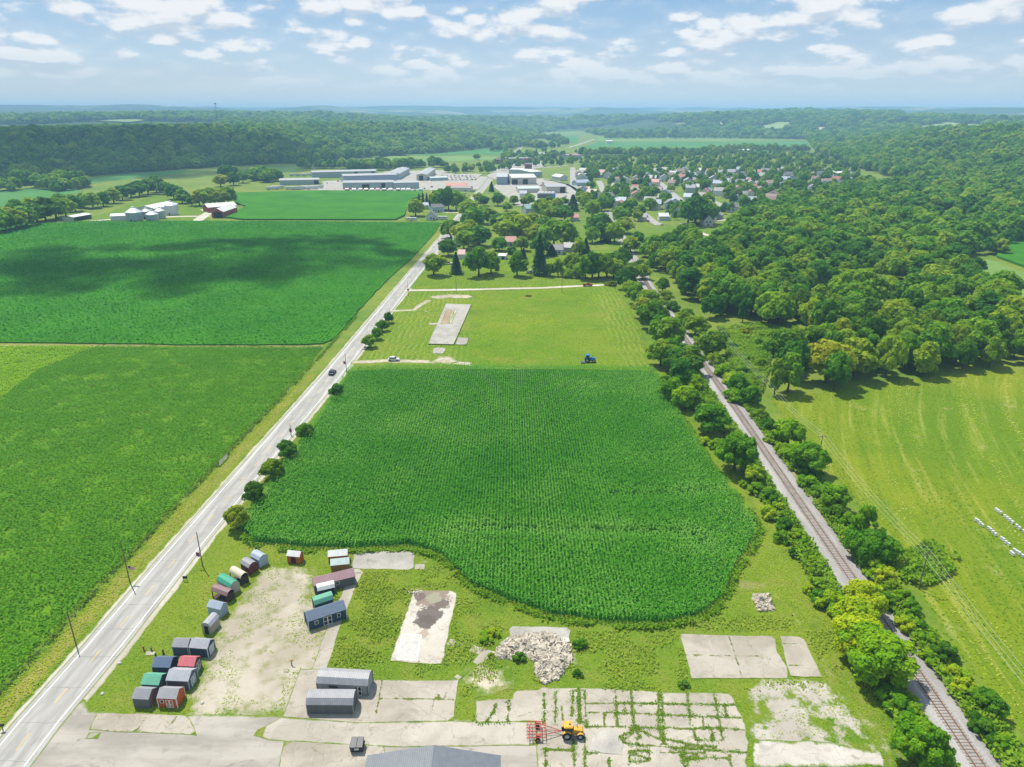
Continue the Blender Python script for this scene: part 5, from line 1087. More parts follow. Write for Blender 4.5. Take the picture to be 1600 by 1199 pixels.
# houses by the road
def house(FL, FR, d, h, rise, roof, wall, label, **k): return bld(FL, FR, d, h, rise, roof, wall, label, 'house', 'house', **k)
HW, HB, HG, HY = paint('house_white', (.52, .53, .53), .7, .08), paint('house_blue', (.36, .46, .52), .7, .08), paint('house_grey', (.36, .37, .38), .7, .08), paint('house_cream', (.56, .52, .42), .7, .08)
SH1, SH2, SH3, SH4, SH5 = roofp('shingle_grey', (.22, .22, .23)), roofp('shingle_dark', (.11, .115, .125)), roofp('shingle_brown', (.22, .15, .12)), roofp('shingle_red', (.40, .15, .13)), roofp('shingle_teal', (.16, .30, .26))
wn = [('front', -.5, 1.2, 1.2, 1.7), ('front', .5, 1.2, 1.2, 1.7), ('right', 0, 1.2, 1.2, 1.7)]
dr = [('front', .05, 1.1, 2.1, M_DARKIN, None)]
house((666, 344.5), (681, 344.5), 13, 3.4, 4.2, SH1, HW, 'white house with a steep grey roof beside the two campers', ridge='y', windows=[('front', 0, 1.6, 1.4, 1.8), ('right', 0, 1.6, 1.2, 1.8)], doors=[('front', .6, 1.1, 2.1, M_DARKIN, None)], chimney=True)
house((676.5, 332.5), (694, 331.5), 9, 4.6, 2.8, SH2, HB, 'pale blue house with a dark roof in front of the tall trees', windows=wn, doors=dr, chimney=True)
house((662.5, 327.6), (670, 327.3), 8, 4, 2.2, RBG, HB, 'small blue outbuilding behind the big round tree')
house((790, 385), (806, 385), 9, 3.2, 3, SH4, HB, 'blue green bungalow with a red roof among the garden trees', windows=wn, doors=dr)
house((858, 398), (879, 398.5), 9, 3.2, 3, SH2, HW, 'white bungalow with a dark slate roof beside the railway trees', windows=wn, doors=dr)
house((879, 394), (896, 395), 9, 3.2, 2.6, SH1, HG, 'grey bungalow half hidden by a round tree')
house((779, 405.5), (790, 406), 5, 2.4, 1, RWH, HB, 'small white roofed garage on the lawn behind the leafy trees', doors=[('front', .3, 1.8, 2, M_DARKIN, None)])
house((716, 405), (726, 405), 8, 3, 2.4, roofp('shingle_pink', (.42, .24, .25)), HW, 'house with a pinkish roof behind the dark conifer')
house((772, 347.5), (785, 347.5), 9, 3, 2, SH1, HB, 'small pale house under the tall trees near the road')
house((708, 386), (714, 386), 9, 4.5, 2.5, SH2, HG, 'dark grey house showing between trees at the roadside')
house((822, 335), (846, 334), 14, 5, 3, SH5, HG, 'grey house with a pale teal roof among the trees'); house((893, 346), (904, 346), 9, 3.2, 2.6, SH4, HG, 'grey cottage with a red roof on the grass clearing'); house((931, 349), (944, 352), 8, 3, 2.4, SH4, HY, 'cream cottage with a red brown roof at the clearing edge'); house((975, 351), (989, 351), 8, 3, 1.2, roofp('tan_roof', (.46, .34, .22)), HY, 'tan roofed open garage at the edge of the meadow by the tall pole')
house((961, 338.5), (975, 338.5), 9, 3.3, 2.6, RBG, HW, 'white cottage with a light blue grey roof north of the meadow'); house((996, 345.5), (1009, 346), 9, 3.3, 2.8, SH1, HW, 'white cottage beside the street bend'); house((1030, 345), (1045, 345), 10, 3.6, 2.4, XRW, HW, 'white cottage with a bright roof by the large spreading tree')
house((1099, 354), (1114, 354), 10, 5, 4.2, SH1, HW, 'white gabled house facing the meadow beside the large spreading tree', ridge='y', windows=[('front', -.35, 1.1, 1.5, 3.6), ('front', .35, 1.1, 1.5, 3.6), ('front', 0, 1.4, 1.5, 1.4)])
house((1129, 331), (1142, 333), 10, 5, 4, SH1, HW, 'white house with a brick chimney and grey gable near the wood', ridge='y', chimney=True, windows=[('front', 0, 1.4, 1.8, 3.4)]); house((1113, 343), (1130, 342), 10, 3, 2, SH1, HG, 'low grey roofed house between two white gabled houses')
building('garden_shed', P(1366, 500), P(1393, 499), 7, 2.8, 1.4, XRW, HW, 'gable', 'x', .3, 'small white roofed shed alone in a clearing of the wood', 'shed'); house((939, 316), (961, 315), 18, 6, 3, SH2, HG, 'big dark roofed building with a blue door in the town'); house((902, 291), (922, 290), 14, 4, 3, RBG, HB, 'blue roofed building beside the railway bend'); house((957, 302), (968, 302), 8, 4, 2, RBG, HB, 'small blue roofed house north of the big dark roofed building'); house((987, 299), (1000, 299), 10, 4, 3.4, SH4, HY, 'house with a dusty red pyramid roof in the town')
# works and shops in the town centre
bld((776, 289), (793, 289), 60, 10, 1, roofp('grey_flat', (.42, .42, .44)), XB, 'tall grey block with a flat roof beside the main road', prof='flat', over=.2)
bld((799.5, 289), (838, 288.5), 55, 9, 2.5, XRW, XTN, 'white roofed warehouse with two dark loading doors', doors=[dk(-.75, 8, 7), dk(.1, 7, 7)])
bld((829, 278), (847, 277), 60, 8, 1.5, XRW, XW, 'bright white flat hall behind the white roofed warehouse'); bld((796, 271.5), (815, 272), 30, 6, 1.2, XRW, XB, 'small pale blue shop row near the main road'); bld((810, 302), (843, 301.5), 20, 5, 1.5, RMT, XTN, 'long tan shed with a pale roof beside the tanks')
bld((854, 302.5), (885, 302), 32, 7.5, 1.6, XG, XTN, 'tan hall with a dark doorway beside the railway bend', doors=[dk(.6, 6, 7)]); bld((812, 310), (823, 310), 24, 5, 2, RLG, HW, 'low white office in front of the tan shed')
bld((820, 268), (831, 268), 28, 11, 1, SH2, XBR, 'dark red brick block in the town centre', windows=[('front', -.5, 2, 2.5, 5), ('front', 0, 2, 2.5, 5), ('front', .5, 2, 2.5, 5)]); bld((795, 255), (832, 254), 24, 8, .6, XG, XBR, 'row of red brick shops with a grey roof', prof='flat'); bld((842, 249.5), (851, 249.5), 25, 11, 2, XG, XB, 'pale blue tall block behind the brick shops'); bld((862, 281), (875, 283), 12, 5, 3, XRW, HW, 'white house with a red porch beside the spur track'); bld((889, 250), (908, 249), 30, 8, 2.5, RMV, XW, 'large mauve roofed hall at the top of the town')
bld((775, 256.5), (783, 256.5), 20, 8, .5, SH3, XBR, 'dark brick corner shop west of the main road', prof='flat'); bld((1020, 241.5), (1048, 241), 40, 8, 2, XRW, XB, 'long white roofed school hall behind the town trees'); bld((1162, 240.5), (1180, 240), 40, 7, 2, XRW, HW, 'long white hall at the far edge of the town'); bld((948, 224), (957, 224), 30, 6, 2, XRW, XWH, 'lone white barn in the field beyond the town', 'barn', 'barn')
bld((1312, 278.5), (1330, 277.5), 30, 6, 2, XRW, HY, 'long cream hall at the foot of the wooded hill'); bld((1316, 284), (1335, 283), 16, 4, 1.5, XRW, HW, 'low white shed at the foot of the wooded hill')
for k in range(5):
    p = P(843+5.3*k, 310); t = empty('storage_tank', (p.x, p.y, 0)); tag(t, ['white domed tank', 'white domed tank', 'white domed tank', 'white domed tank', 'blue fronted domed tank'][k]+[' at the left end of the row', ' second in the row', ' in the middle of the row', ' fourth in the row', ' at the right end of the row'][k], 'tank', 'domed tanks beside the tan hall')
    r = 2.6; MB().lathe([(r, 0), (r, 5)], n=20).build('shell', W_GY if k < 4 else paint('tank_blue', (.05, .22, .45)), t); MB().lathe([(r*1.05, 5), (r*.9, 6.2), (r*.5, 7.2), (0, 7.6)], n=20).build('dome', XRW, t)
# houses of the town
g = np.random.default_rng(21); rx = random.Random(4)
kinds = [(HW, SH1, 'white house with a grey roof'), (HW, SH3, 'white house with a brown roof'), (HB, SH2, 'pale blue house with a dark roof'), (HY, SH4, 'cream house with a reddish roof'), (HW, RBG, 'white house with a blue grey roof'), (HG, XG, 'grey house with a pale roof')]
PROTO = {}
X, Y = scatter(PP([(905, 252), (1000, 246), (1180, 243), (1275, 246), (1335, 270), (1320, 288), (1240, 312), (1150, 340), (1100, 340), (1010, 336), (950, 330), (905, 300)]), 27, .4, g)
X2, Y2 = scatter(TOWN2, 46, .4, g); X, Y = np.append(X, X2), np.append(Y, Y2)
taken = [o for o in COL.objects if o.get('category') in ('building', 'house') and o.type == 'EMPTY']; nh = 0
for x, y in zip(X, Y):
    if nh >= 190 or any((o.location.x-x)**2+(o.location.y-y)**2 < 22**2 for o in taken) or segdist(streets, np.array([x]), np.array([y]))[0] < 9: continue
    k = rx.randrange(6); v = rx.randrange(2); nh += 1
    lb = kinds[k][2]+' among the town trees'
    if (k, v) not in PROTO:
        o = building('house', (x-6, y-4), (x+6, y-4), 9+2*v, 3.6+2.2*v, 3.4, kinds[k][1], kinds[k][0], 'gable', 'xy'[v], .4, lb, 'house', kinds[k][2].replace('house', 'houses').replace(' a ', ' ')+' in the town', thick=.25, windows=wn); PROTO[k, v] = o
    else: o = copy_tree(PROTO[k, v])
    o.location = (x, y, zt(x, y)); o.rotation_euler = (0, 0, rx.choice([0, math.pi/2])+rx.uniform(-.25, .25)-.3)
# sales sheds and trailers lined up behind the corn
TRL = {}
def trailer(px, py, L, ang, lab, col=XWH, grp='white trailers parked behind the corn'):
    p = P(px, py); t = empty('box_trailer', (p.x, p.y, 0), ang); tag(t, lab, 'trailer', grp)
    MB().box((0, 0, 2.4), (L, 2.6, 2.8)).box((0, 0, .9), (L*.96, 1.2, .2)).build('body', col, t)
    for sx in (-.36, -.27, .32):
        for sy in (-1, 1): MB().tube((sx*L, sy*1.25, .5), (sx*L, sy*.95, .5), .5, .5, 12).build('wheel', M_TYRE, t)
    return t
M_TYRE = paint('tyre', (.02, .02, .021), .9, .2)
for k, (px, py, L, a) in enumerate([(426, 296.5, 16, .55), (434, 295, 16, .55), (455, 296.5, 14, .3), (463, 296.5, 14, .3), (471, 296.4, 14, .3), (480, 295, 15, .5), (488, 296, 16, .6), (496, 294.5, 16, .6), (460, 275.5, 15, .05), (470, 275.5, 15, .05), (480, 275, 15, .05)]):
    trailer(px, py, L, a, 'white box trailer parked beside the low works hall' if k < 8 else 'white box trailer in a line behind the low works hall', XWH, 'white trailers by the low works hall' if k < 8 else 'white trailers in line behind the low works hall')
rr = [RPK, RWH, RG, RCR, RWH, RPK, RBG, RWH, RGR, RLG, RWH, RWH]; rn = ['red', 'white', 'grey', 'cream', 'white', 'red', 'blue', 'white', 'green', 'lilac', 'white', 'white']
for k, px in enumerate([542, 553, 563, 572, 581, 590, 600, 610, 657, 622, 630, 638]):
    bld((px-2.8, 299.3), (px+2.8, 299.3), 5, 2.3, 1.2, rr[k], W_BR if k % 3 == 0 else HW, f'tiny {rn[k]} roofed shed in the row between the corn and the works', 'garden_shed', 'shed', group=f'{rn[k]} roofed sheds behind the corn', over=.15)
def camper(px0, px1, py, lab):
    a, c = P(px0, py), P(px1, py); L = (c-a).length; p = (a+c)/2; t = empty('camper_trailer', (p.x, p.y, 0)); tag(t, lab, 'camper')
    sec = [(-L/2, .7), (-L/2+.3, 3.0), (L/2-.2, 3.1), (L/2, 2.6), (L/2, .7)]
    MB().extrude(sec[::-1], -1.25, 1.25, 'y').build('body', XWH, t).rotation_euler = (0, 0, 0)
    for u in (-.25, .1, .3): MB().box((u*L, -1.27, 2.1), (1.3, .06, .7)).build('window', M_GLASS, t)
    for sx in (-.06, .06):
        for sy in (-1, 1): MB().tube((sx*L, sy*1.2, .4), (sx*L, sy*.95, .4), .4, .4, 12).build('wheel', M_TYRE, t)
camper(634, 651.5, 345.5, 'long white camper under the big round tree at the corn edge'); camper(684, 699, 343.5, 'white camper with dark windows beside the white house drive')

# ------------------------------------------------------------------ vehicles
M_CAR = tinted('car_paint', .3)
def car_meshes():
    body = MB().extrude([(-2.2, .35), (-2.2, .85), (-1.5, 1.0), (1.0, 1.0), (2.05, .82), (2.2, .5), (2.2, .35)][::-1], -.88, .88, 'y')
    cab = MB().add([(-1.9, -.8, .99), (1.05, -.8, .99), (1.05, .8, .99), (-1.9, .8, .99), (-1.55, -.66, 1.58), (.35, -.66, 1.58), (.35, .66, 1.58), (-1.55, .66, 1.58)], [(0, 1, 5, 4), (1, 2, 6, 5), (2, 3, 7, 6), (3, 0, 4, 7)])
    roof = MB().add([(-1.6, -.69, 1.58), (.4, -.69, 1.58), (.4, .69, 1.58), (-1.6, .69, 1.58), (-1.5, -.62, 1.66), (.3, -.62, 1.66), (.3, .62, 1.66), (-1.5, .62, 1.66)], [(0, 1, 5, 4), (1, 2, 6, 5), (2, 3, 7, 6), (3, 0, 4, 7), (4, 5, 6, 7), (3, 2, 1, 0)])
    return body, cab, roof
def rotmesh(mb):  # extrude('y') maps the section onto -x; keep the nose at +x
    mb.v = [(-x, y, z) for x, y, z in mb.v]; mb.f = [f[::-1] for f in mb.f]; return mb
def make_car(loc, ang, col, label, group=None, name='parked_car', cat='car', k=1.0):
    t = empty(name, loc, ang); tag(t, label, cat, group); t.scale = (k, k, k); b, c, r = car_meshes(); rotmesh(b)
    for mb, nm, m in ((b, 'body', M_CAR), (c, 'windows', M_GLASS), (r, 'roof', M_CAR)): mb.build('window' if nm == 'windows' else nm, m, t).color = (*col, 1)
    for sx in (-1.35, 1.35):
        for sy in (-1, 1): MB().tube((sx, sy*.92, .34), (sx, sy*.68, .34), .34, .34, 14).build('wheel', M_TYRE, t)
    for sy in (-1, 1): MB().box((2.16, sy*.62, .68), (.1, .34, .14)).build('headlight', XWH, t)
    return t
def recol(o, col):
    for c in KIDS_OF(o):
        if c.name.startswith(('body', 'roof')): c.color = (*col, 1)
def KIDS_OF(o): return [c for c in COL.objects if c.parent == o]
p = P(519.5, 584.5); make_car((p.x, p.y, .04), math.radians(86), (.03, .035, .045), 'dark car driving along the road beside the corn', None, 'car')
p = P(615.5, 564); make_car((p.x, p.y, .05), .05, (.75, .76, .78), 'white car parked on the dirt lane at the edge of the corn')
p = P(712.5, 351.5); make_car((p.x, p.y, .05), 1.2, (.04, .04, .05), 'black car on the road near the campers')
p = P(772, 420); make_car((p.x, p.y, .02), .3, (.7, .72, .75), 'white car under the broad trees on the lawn'); p = P(777, 423); make_car((p.x, p.y, .02), 1.3, (.03, .035, .04), 'black car beside the broad tree on the lawn')
p = P(701, 413.5); v = make_car((p.x, p.y, .02), .2, (.8, .8, .8), 'white van with a red roof under a tree near the road', None, 'van', 'van', 1.15); [setattr(c, 'color', (.6, .04, .04, 1)) for c in KIDS_OF(v) if c.name.startswith('roof')]
def pickup(px, py, ang, col, label, z=.04):
    p = P(px, py); t = empty('pickup_truck', (p.x, p.y, z), ang); tag(t, label, 'pickup truck')
    rotmesh(MB().extrude([(-2.7, .5), (-2.7, 1.05), (-.4, 1.05), (1.4, 1.1), (2.6, 1.0), (2.7, .5)][::-1], -.95, .95, 'y')).build('body', M_CAR, t).color = (*col, 1)
    MB().add([(-.55, -.88, 1.05), (1.3, -.88, 1.05), (1.3, .88, 1.05), (-.55, .88, 1.05), (-.4, -.72, 1.75), (.6, -.72, 1.75), (.6, .72, 1.75), (-.4, .72, 1.75)], [(0, 1, 5, 4), (1, 2, 6, 5), (2, 3, 7, 6), (3, 0, 4, 7)]).build('window', M_GLASS, t)
    MB().box((.1, 0, 1.78), (1.05, 1.46, .07)).build('roof', M_CAR, t).color = (*col, 1)
    MB().box((-1.6, 0, 1.075), (1.9, 1.6, .04)).build('cargo_bed', M_DARKIN, t)
    for sx in (-1.7, 1.75):
        for sy in (-1, 1): MB().tube((sx, sy*1.0, .42), (sx, sy*.72, .42), .42, .42, 14).build('wheel', M_TYRE, t)
pickup(918, 447.2, .05, (.45, .02, .025), 'red pickup truck at the end of the pale lane'); pickup(828, 427, .4, (.72, .74, .76), 'white pickup truck under the tallest conifer')
# car parks: one car built, the rest copied
cols = [((.7, .7, .72), 'white'), ((.03, .03, .035), 'black'), ((.3, .31, .33), 'silver'), ((.4, .03, .03), 'red'), ((.05, .12, .3), 'blue'), ((.14, .15, .16), 'dark grey')]
lots = [(692+6*i+j*1.3, 276.2+j*2.6) for i in range(9) for j in range(3)]+[(729+6*i, 299.5) for i in range(3)]+[(726, 304), (732, 306), (505, 287.5), (512, 287), (520, 286.5), (528, 284), (648, 298.5), (664, 296), (674, 293), (684, 294), (872, 285.5), (848, 287), (846, 291), (878, 311), (872, 310.5), (884, 308), (865, 314), (858, 316), (790, 309), (768, 312), (776, 309), (783, 311), (884, 228.5), (872, 229.5), (880, 231), (888, 230), (896, 230.5), (904, 229.5), (1035, 352), (1100, 338), (1118, 345), (1124, 345), (1040, 342), (1013, 347)]
first = {}
for i, (px, py) in enumerate(lots):
    if rx.random() < .1: continue
    p = P(px+rx.uniform(-1, 1), py+rx.uniform(-.2, .2)); k = rx.choices(range(6), [.35, .2, .2, .1, .1, .05])[0]; col, cn = cols[k]
    lot = 'car park beside the works' if i < 27 else 'town'
    lb, gp = f'{cn} car parked in the {lot}', f'{cn} cars parked in the {lot}'
    an = rx.choice([1.2, 1.25, 1.9])+rx.uniform(-.1, .1)
    if k not in first: o = make_car((p.x, p.y, .08), an, col, lb, gp); first[k] = o
    else: o = copy_tree(first[k]); o.location = (p.x, p.y, .08); o.rotation_euler = (0, 0, an); o['label'] = lb; o['group'] = gp
# tractors
def tractor(px, py, ang, body, lab, cabtop, k=1.0, hatch=False):
    p = P(px, py); t = empty('tractor', (p.x, p.y, .07), ang); tag(t, lab, 'tractor'); t.scale = (k, k, k)
    rotmesh(MB().extrude([(-.1, .75), (-.1, 1.25), (.35, 1.72), (1.75, 1.55), (1.95, 1.2), (1.9, .75)][::-1], -.42, .42, 'y')).build('hood', body, t)
    MB().box((.2, 0, .65), (2.9, .55, .4)).box((-1.1, 0, .7), (.5, 1.5, .2)).box((1.35, 0, .55), (.3, 1.4, .2)).build('chassis', M_DARKIN, t)
    mb = MB(); lo, hi = [(-1.25, -.7), (.05, -.62), (.05, .62), (-1.25, .7)], [(-1.2, -.66), (-.1, -.6), (-.1, .6), (-1.2, .66)]
    mb.add([(*q, 1.0) for q in lo]+[(*q, 2.35) for q in hi], [(0, 1, 5, 4), (1, 2, 6, 5), (2, 3, 7, 6), (3, 0, 4, 7)]); mb.build('cab_window', M_GLASS, t)
    rf = MB().box((-.65, 0, 2.42), (1.45, 1.5, .16)).box((-.65, 0, 2.53), (1.2, 1.2, .08)).build('cab_roof', cabtop, t)
    if hatch: MB().box((-.35, -.05, 2.58), (.34, .3, .03)).build('hatch', M_DARKIN, rf)
    for (x, r, wd, y) in ((-.85, .82, .5, .78), (1.4, .62, .4, .72)):
        for s in (-1, 1):
            w_ = MB().lathe([(r*.5, -wd/2), (r*.9, -wd/2), (r, -wd*.3), (r, wd*.3), (r*.9, wd/2), (r*.5, wd/2)], n=22)
            w_.v = [(q[0]+x, s*y+q[2], q[1]+r) for q in w_.v]; wh = w_.build('wheel', M_TYRE, t)
            m_ = MB().lathe([(0, -wd*.3), (r*.5, -wd*.42), (r*.52, wd*.42), (0, wd*.3)], n=18); m_.v = [(q[0]+x, s*y+q[2], q[1]+r) for q in m_.v]; m_.build('rim', paint('rim_grey', (.42, .42, .42), .5), wh)
        for s in (-1, 1):
            MB().add([(x+math.cos(a_)*(r+.07), s*y+dy, r+math.sin(a_)*(r+.07)) for a_ in [math.radians(35+22*i) for i in range(6)] for dy in (-wd/2, wd/2)], [(2*i, 2*i+1, 2*i+3, 2*i+2) for i in range(5)]).build('fender', body, t)
    MB().tube((.9, .3, 1.6), (.9, .3, 2.3), .05, .05, 8).build('exhaust', M_DARKIN, t)
    return t
YEL = paint('tractor_yellow', (.58, .32, .04), .55, .25); BLU = paint('tractor_blue', (.02, .16, .42), .4, .1); ORG = paint('tractor_orange', (.72, .30, .03), .4, .1)
tractor(893, 1150.5, 0, YEL, 'yellow tractor with grey wheel rims standing on the broken slabs', YEL, .92, True)
tractor(921, 566, -.05, BLU, 'blue tractor in the meadow at the edge of the corn', BLU, 1.15)
p = P(911, 567.5); t = empty('mower_implement', (p.x, p.y, .02)); tag(t, 'low dark mower hitched behind the blue tractor', 'mower'); MB().box((0, 0, .45), (1.4, 2.2, .25)).build('deck', W_SL, t); MB().box((1.1, 0, .5), (1, .2, .12)).build('drawbar', M_DARKIN, t); [MB().tube((-.6, s*.8, .25), (-.6, s*.95, .25), .25, .25, 12).build('wheel', M_TYRE, t) for s in (-1, 1)]
p = P(848, 1147); t = empty('field_cultivator', (p.x, p.y, .07)); tag(t, 'red field cultivator with rows of tines behind the yellow tractor', 'cultivator'); t.scale = (.95, .8, .9); RED = paint('implement_red', (.40, .085, .06), .65, .35)
mb = MB()
for x in (-2.4, -1.9, -1.2, -.3, .3): mb.box((x, 0, .85), (.11, 4.4 if x < -1 else 3.4, .11))
for y in (-1.9, -1.1, -.4, .4, 1.1, 1.9): mb.box((-1.1, y, .965), (2.9, .11, .1))
mb.build('frame', RED, t)
mb = MB(); mb.tube((.3, -1.1, .85), (3.1, 0, .62), .07, .07, 6); mb.tube((.3, 1.1, .85), (3.1, 0, .62), .07, .07, 6); mb.tube((.3, 0, .9), (3.1, 0, .65), .05, .05, 6); mb.build('drawbar', RED, t)
for x in (-2.4, -1.9, -1.2, -.3):
    for y in (-1.6, -.8, 0, .8, 1.6): MB().tube((x, y, .82), (x-.3, y, .45), .03, .03, 5).tube((x-.3, y, .45), (x-.08, y, .08), .03, .02, 5).build('tine', M_RAIL, t)
for y in (-2.0, -1.2, 1.2, 2.0):
    w_ = MB().lathe([(.1, -.12), (.36, -.12), (.4, 0), (.36, .12), (.1, .12)], n=14); w_.v = [(q[0]-.9, q[2]+y, q[1]+.4) for q in w_.v]; wh = w_.build('wheel', M_TYRE, t)
    w_ = MB().lathe([(0, -.08), (.2, -.13), (.2, .13), (0, .08)], n=12); w_.v = [(q[0]-.9, q[2]+y, q[1]+.4) for q in w_.v]; w_.build('rim', YEL, wh)
for s in (-1, 1): MB().box((-.7, s*1.55, 1.1), (.7, .5, .12), 0, .3*s).build('wing_plate', RED, t)
# dumpster
p = P(557, 1178); t = empty('dumpster', (p.x, p.y+.9, .055), .03); tag(t, 'black dumpster with a sloping double lid on the concrete', 'dumpster')
DB = paint('dumpster_black', (.035, .037, .042), .6, .2)
MB().extrude([(-.75, .15), (-.85, 1.15), (.75, 1.45), (.75, .15)], -.95, .95, 'x').build('body', DB, t)
for s in (-1, 1): MB().extrude([(-.92, 1.17), (-.92, 1.23), (.8, 1.54), (.8, 1.48)][::-1], .48*s-.44, .48*s+.44, 'x').build('lid', paint('lid_grey', (.09, .09, .10), .5), t)
MB().box((0, -.82, .75), (.7, .06, .35)).build('sticker', XWH, t)
for s in (-1, 1):
    MB().box((s*1.03, 0, .8), (.12, 1.2, .18)).build('fork_pocket', DB, t)
# ------------------------------------------------------------------ poles, wires, signs
M_POLE = paint('pole_wood', (.16, .13, .105), .9, .3)
def pole(base, h, label, arm=False, lean=0.0, grp=None, r=.14, flag=None, name='utility_pole'):
    p = P(*base); t = empty(name, (p.x, p.y, 0), 0); tag(t, label, 'pole', grp)
    MB().tube((0, 0, 0), (lean, 0, h), r, r*.65, 8).build('post', M_POLE, t)
    if arm:
        MB().box((lean, -.0, h-.45), (2.4, .1, .12)).build('crossarm', M_POLE, t)
        for s in (-1.05, 0, 1.05): MB().tube((lean+s, 0, h-.4), (lean+s, 0, h-.12), .05, .03, 6).build('insulator', W_LG, t)
    return t, p, h
def height(base, top):                                # metres, from the pole's foot and top in the photo
    p = P(*base); lo, hi = 0.0, 60.0
    for _ in range(40):
        m = (lo+hi)/2; fw = p.y*CP+(H-m)*SP; row = 599.5+F*((H-m)*CP-p.y*SP)/fw
        lo, hi = (m, hi) if row > top[1] else (lo, m)
    return lo
rows = [((119, 1008), (107, 955), 'roadside pole at the soybean edge, nearest the yard corner', 0), ((203, 910), (188, 845), 'roadside pole with a striped flag at the soybean edge', 0), ((317, 886), (305, 832), 'roadside pole with a purple banner between the road and the sheds', 0), ((455, 681), (453.5, 662), 'pole with a purple banner between the roadside trees', 0), ((542, 587), (540, 553), 'pole with a dark banner beside the dirt lane turning', 0), ((638, 463), (636, 440), 'pole with a red sign where the pale lane meets the road', 0),
        ((713, 458), (713, 430), 'grey pole south of the pale lane near the dark conifer', 1), ((878, 458), (878, 430), 'grey pole south of the pale lane near the red pickup', 1), ((1279.5, 716), (1282, 680), 'wooden pole with a crossarm at the middle of the hayfield edge', 1), ((1435.5, 921), (1445, 864), 'wooden pole with a crossarm standing in the bramble patch', 1), ((1120, 537), (1121, 511), 'wooden pole in the rough clearing beside the wood', 1), ((1192, 617), (1191.5, 592), 'wooden pole at the corner of the hayfield and the wood', 1), ((991, 381), (990, 346), 'tall pole on the meadow beside the tan garage', 0), ((1008, 396), (1008, 370), 'pole among the trees east of the railway', 0), ((686, 398), (686, 374), 'roadside pole beside the first garden trees', 0), ((1288, 918), (1291, 899), 'thin metal post west of the railway bed', 0)]
PO = {}
for b_, tp, lab, arm in rows: PO[b_] = pole(b_, height(b_, tp), lab, bool(arm), 0, None, .13 if b_ != (1288, 918) else .06)
def banner(px, hh, w_, h_, m, label, name='banner', dx=.3):
    p = P(*px); mb = MB(); n = 6
    for i in range(n):
        x0, x1 = dx+w_*i/n, dx+w_*(i+1)/n; y0, y1 = .12*math.sin(i*1.1), .12*math.sin((i+1)*1.1)
        mb.add([(x0, y0, hh), (x1, y1, hh-.05), (x1, y1, hh+h_-.05), (x0, y0, hh+h_), (x0, y0+.03, hh), (x1, y1+.03, hh-.05), (x1, y1+.03, hh+h_-.05), (x0, y0+.03, hh+h_)], [(0, 1, 2, 3), (7, 6, 5, 4), (0, 4, 5, 1), (3, 2, 6, 7), (1, 5, 6, 2), (0, 3, 7, 4)])
    o = mb.build(name, m); o.location = (p.x, p.y, 0); tag(o, label, name)
def flag_mat():
    m, nt = new_mat('striped_flag'); oc = nt.n('ShaderNodeTexCoord').outputs['Object']; sp = nt.n('ShaderNodeSeparateXYZ', i_0=oc)
    s = nt.math('GREATER_THAN', nt.math('PINGPONG', sp.outputs[2], .1), .05)
    c = nt.mix(s, (.5, .03, .04), (.65, .65, .65)); cn = nt.math('MULTIPLY', nt.math('LESS_THAN', sp.outputs[0], .75), nt.math('GREATER_THAN', sp.outputs[2], 3.45)); out(nt, principled(nt, nt.mix(cn, c, (.03, .05, .2)), .8)); return m
banner((203, 910), 3.0, 1.2, .9, flag_mat(), 'red white and blue flag on the roadside pole by the soybeans', 'flag')
PUR = paint('banner_purple', (.16, .05, .15), .8)
banner((317, 886), 2.6, .75, 1.0, PUR, 'purple banner on the pole near the sheds', dx=-.95); banner((455, 681), 1.2, .7, 1.1, PUR, 'purple banner on the pole between roadside trees', dx=-.4); banner((542, 587), 4.5, .7, 1.0, PUR, 'dark banner on the pole by the dirt lane', dx=-.85); banner((638, 463), 3, 1.1, .9, RED, 'red sign on the pole where the pale lane begins', 'sign', dx=-.5)
def wire(a, c, sag, lab):
    n = 14; l = []
    for i in range(n+1):
        t = i/n; q = a.lerp(c, t); q.z -= sag*4*t*(1-t); l.append(q)
    tag(MB().path(l, .022, 4).build('power_cable', paint('cable', (.45, .45, .44), .5)), lab, 'cable')
chain = [(1120, 537), (1192, 617), (1279.5, 716), (1435.5, 921)]
ends = [Vector((PO[q][1].x, PO[q][1].y, PO[q][2])) for q in chain]; ends.append(ends[-1]+(ends[-1]-ends[-2])*Vector((1, 1, 1)).x)
ends[-1].z = ends[-2].z
nm = ['from the clearing to the hayfield corner', 'from the hayfield corner to the middle pole', 'from the middle pole to the bramble patch', 'from the bramble patch out over the hayfield']
for k, (a, c) in enumerate(zip(ends, ends[1:])):
    for s, w_ in ((-1.05, 'western'), (0, 'middle'), (1.05, 'eastern')): wire(a+Vector((s, 0, -.1)), c+Vector((s, 0, -.1)), 1.2, f'{w_} power cable {nm[k]}')
p = P(342, 196); zt_ = zt(p.x, p.y)
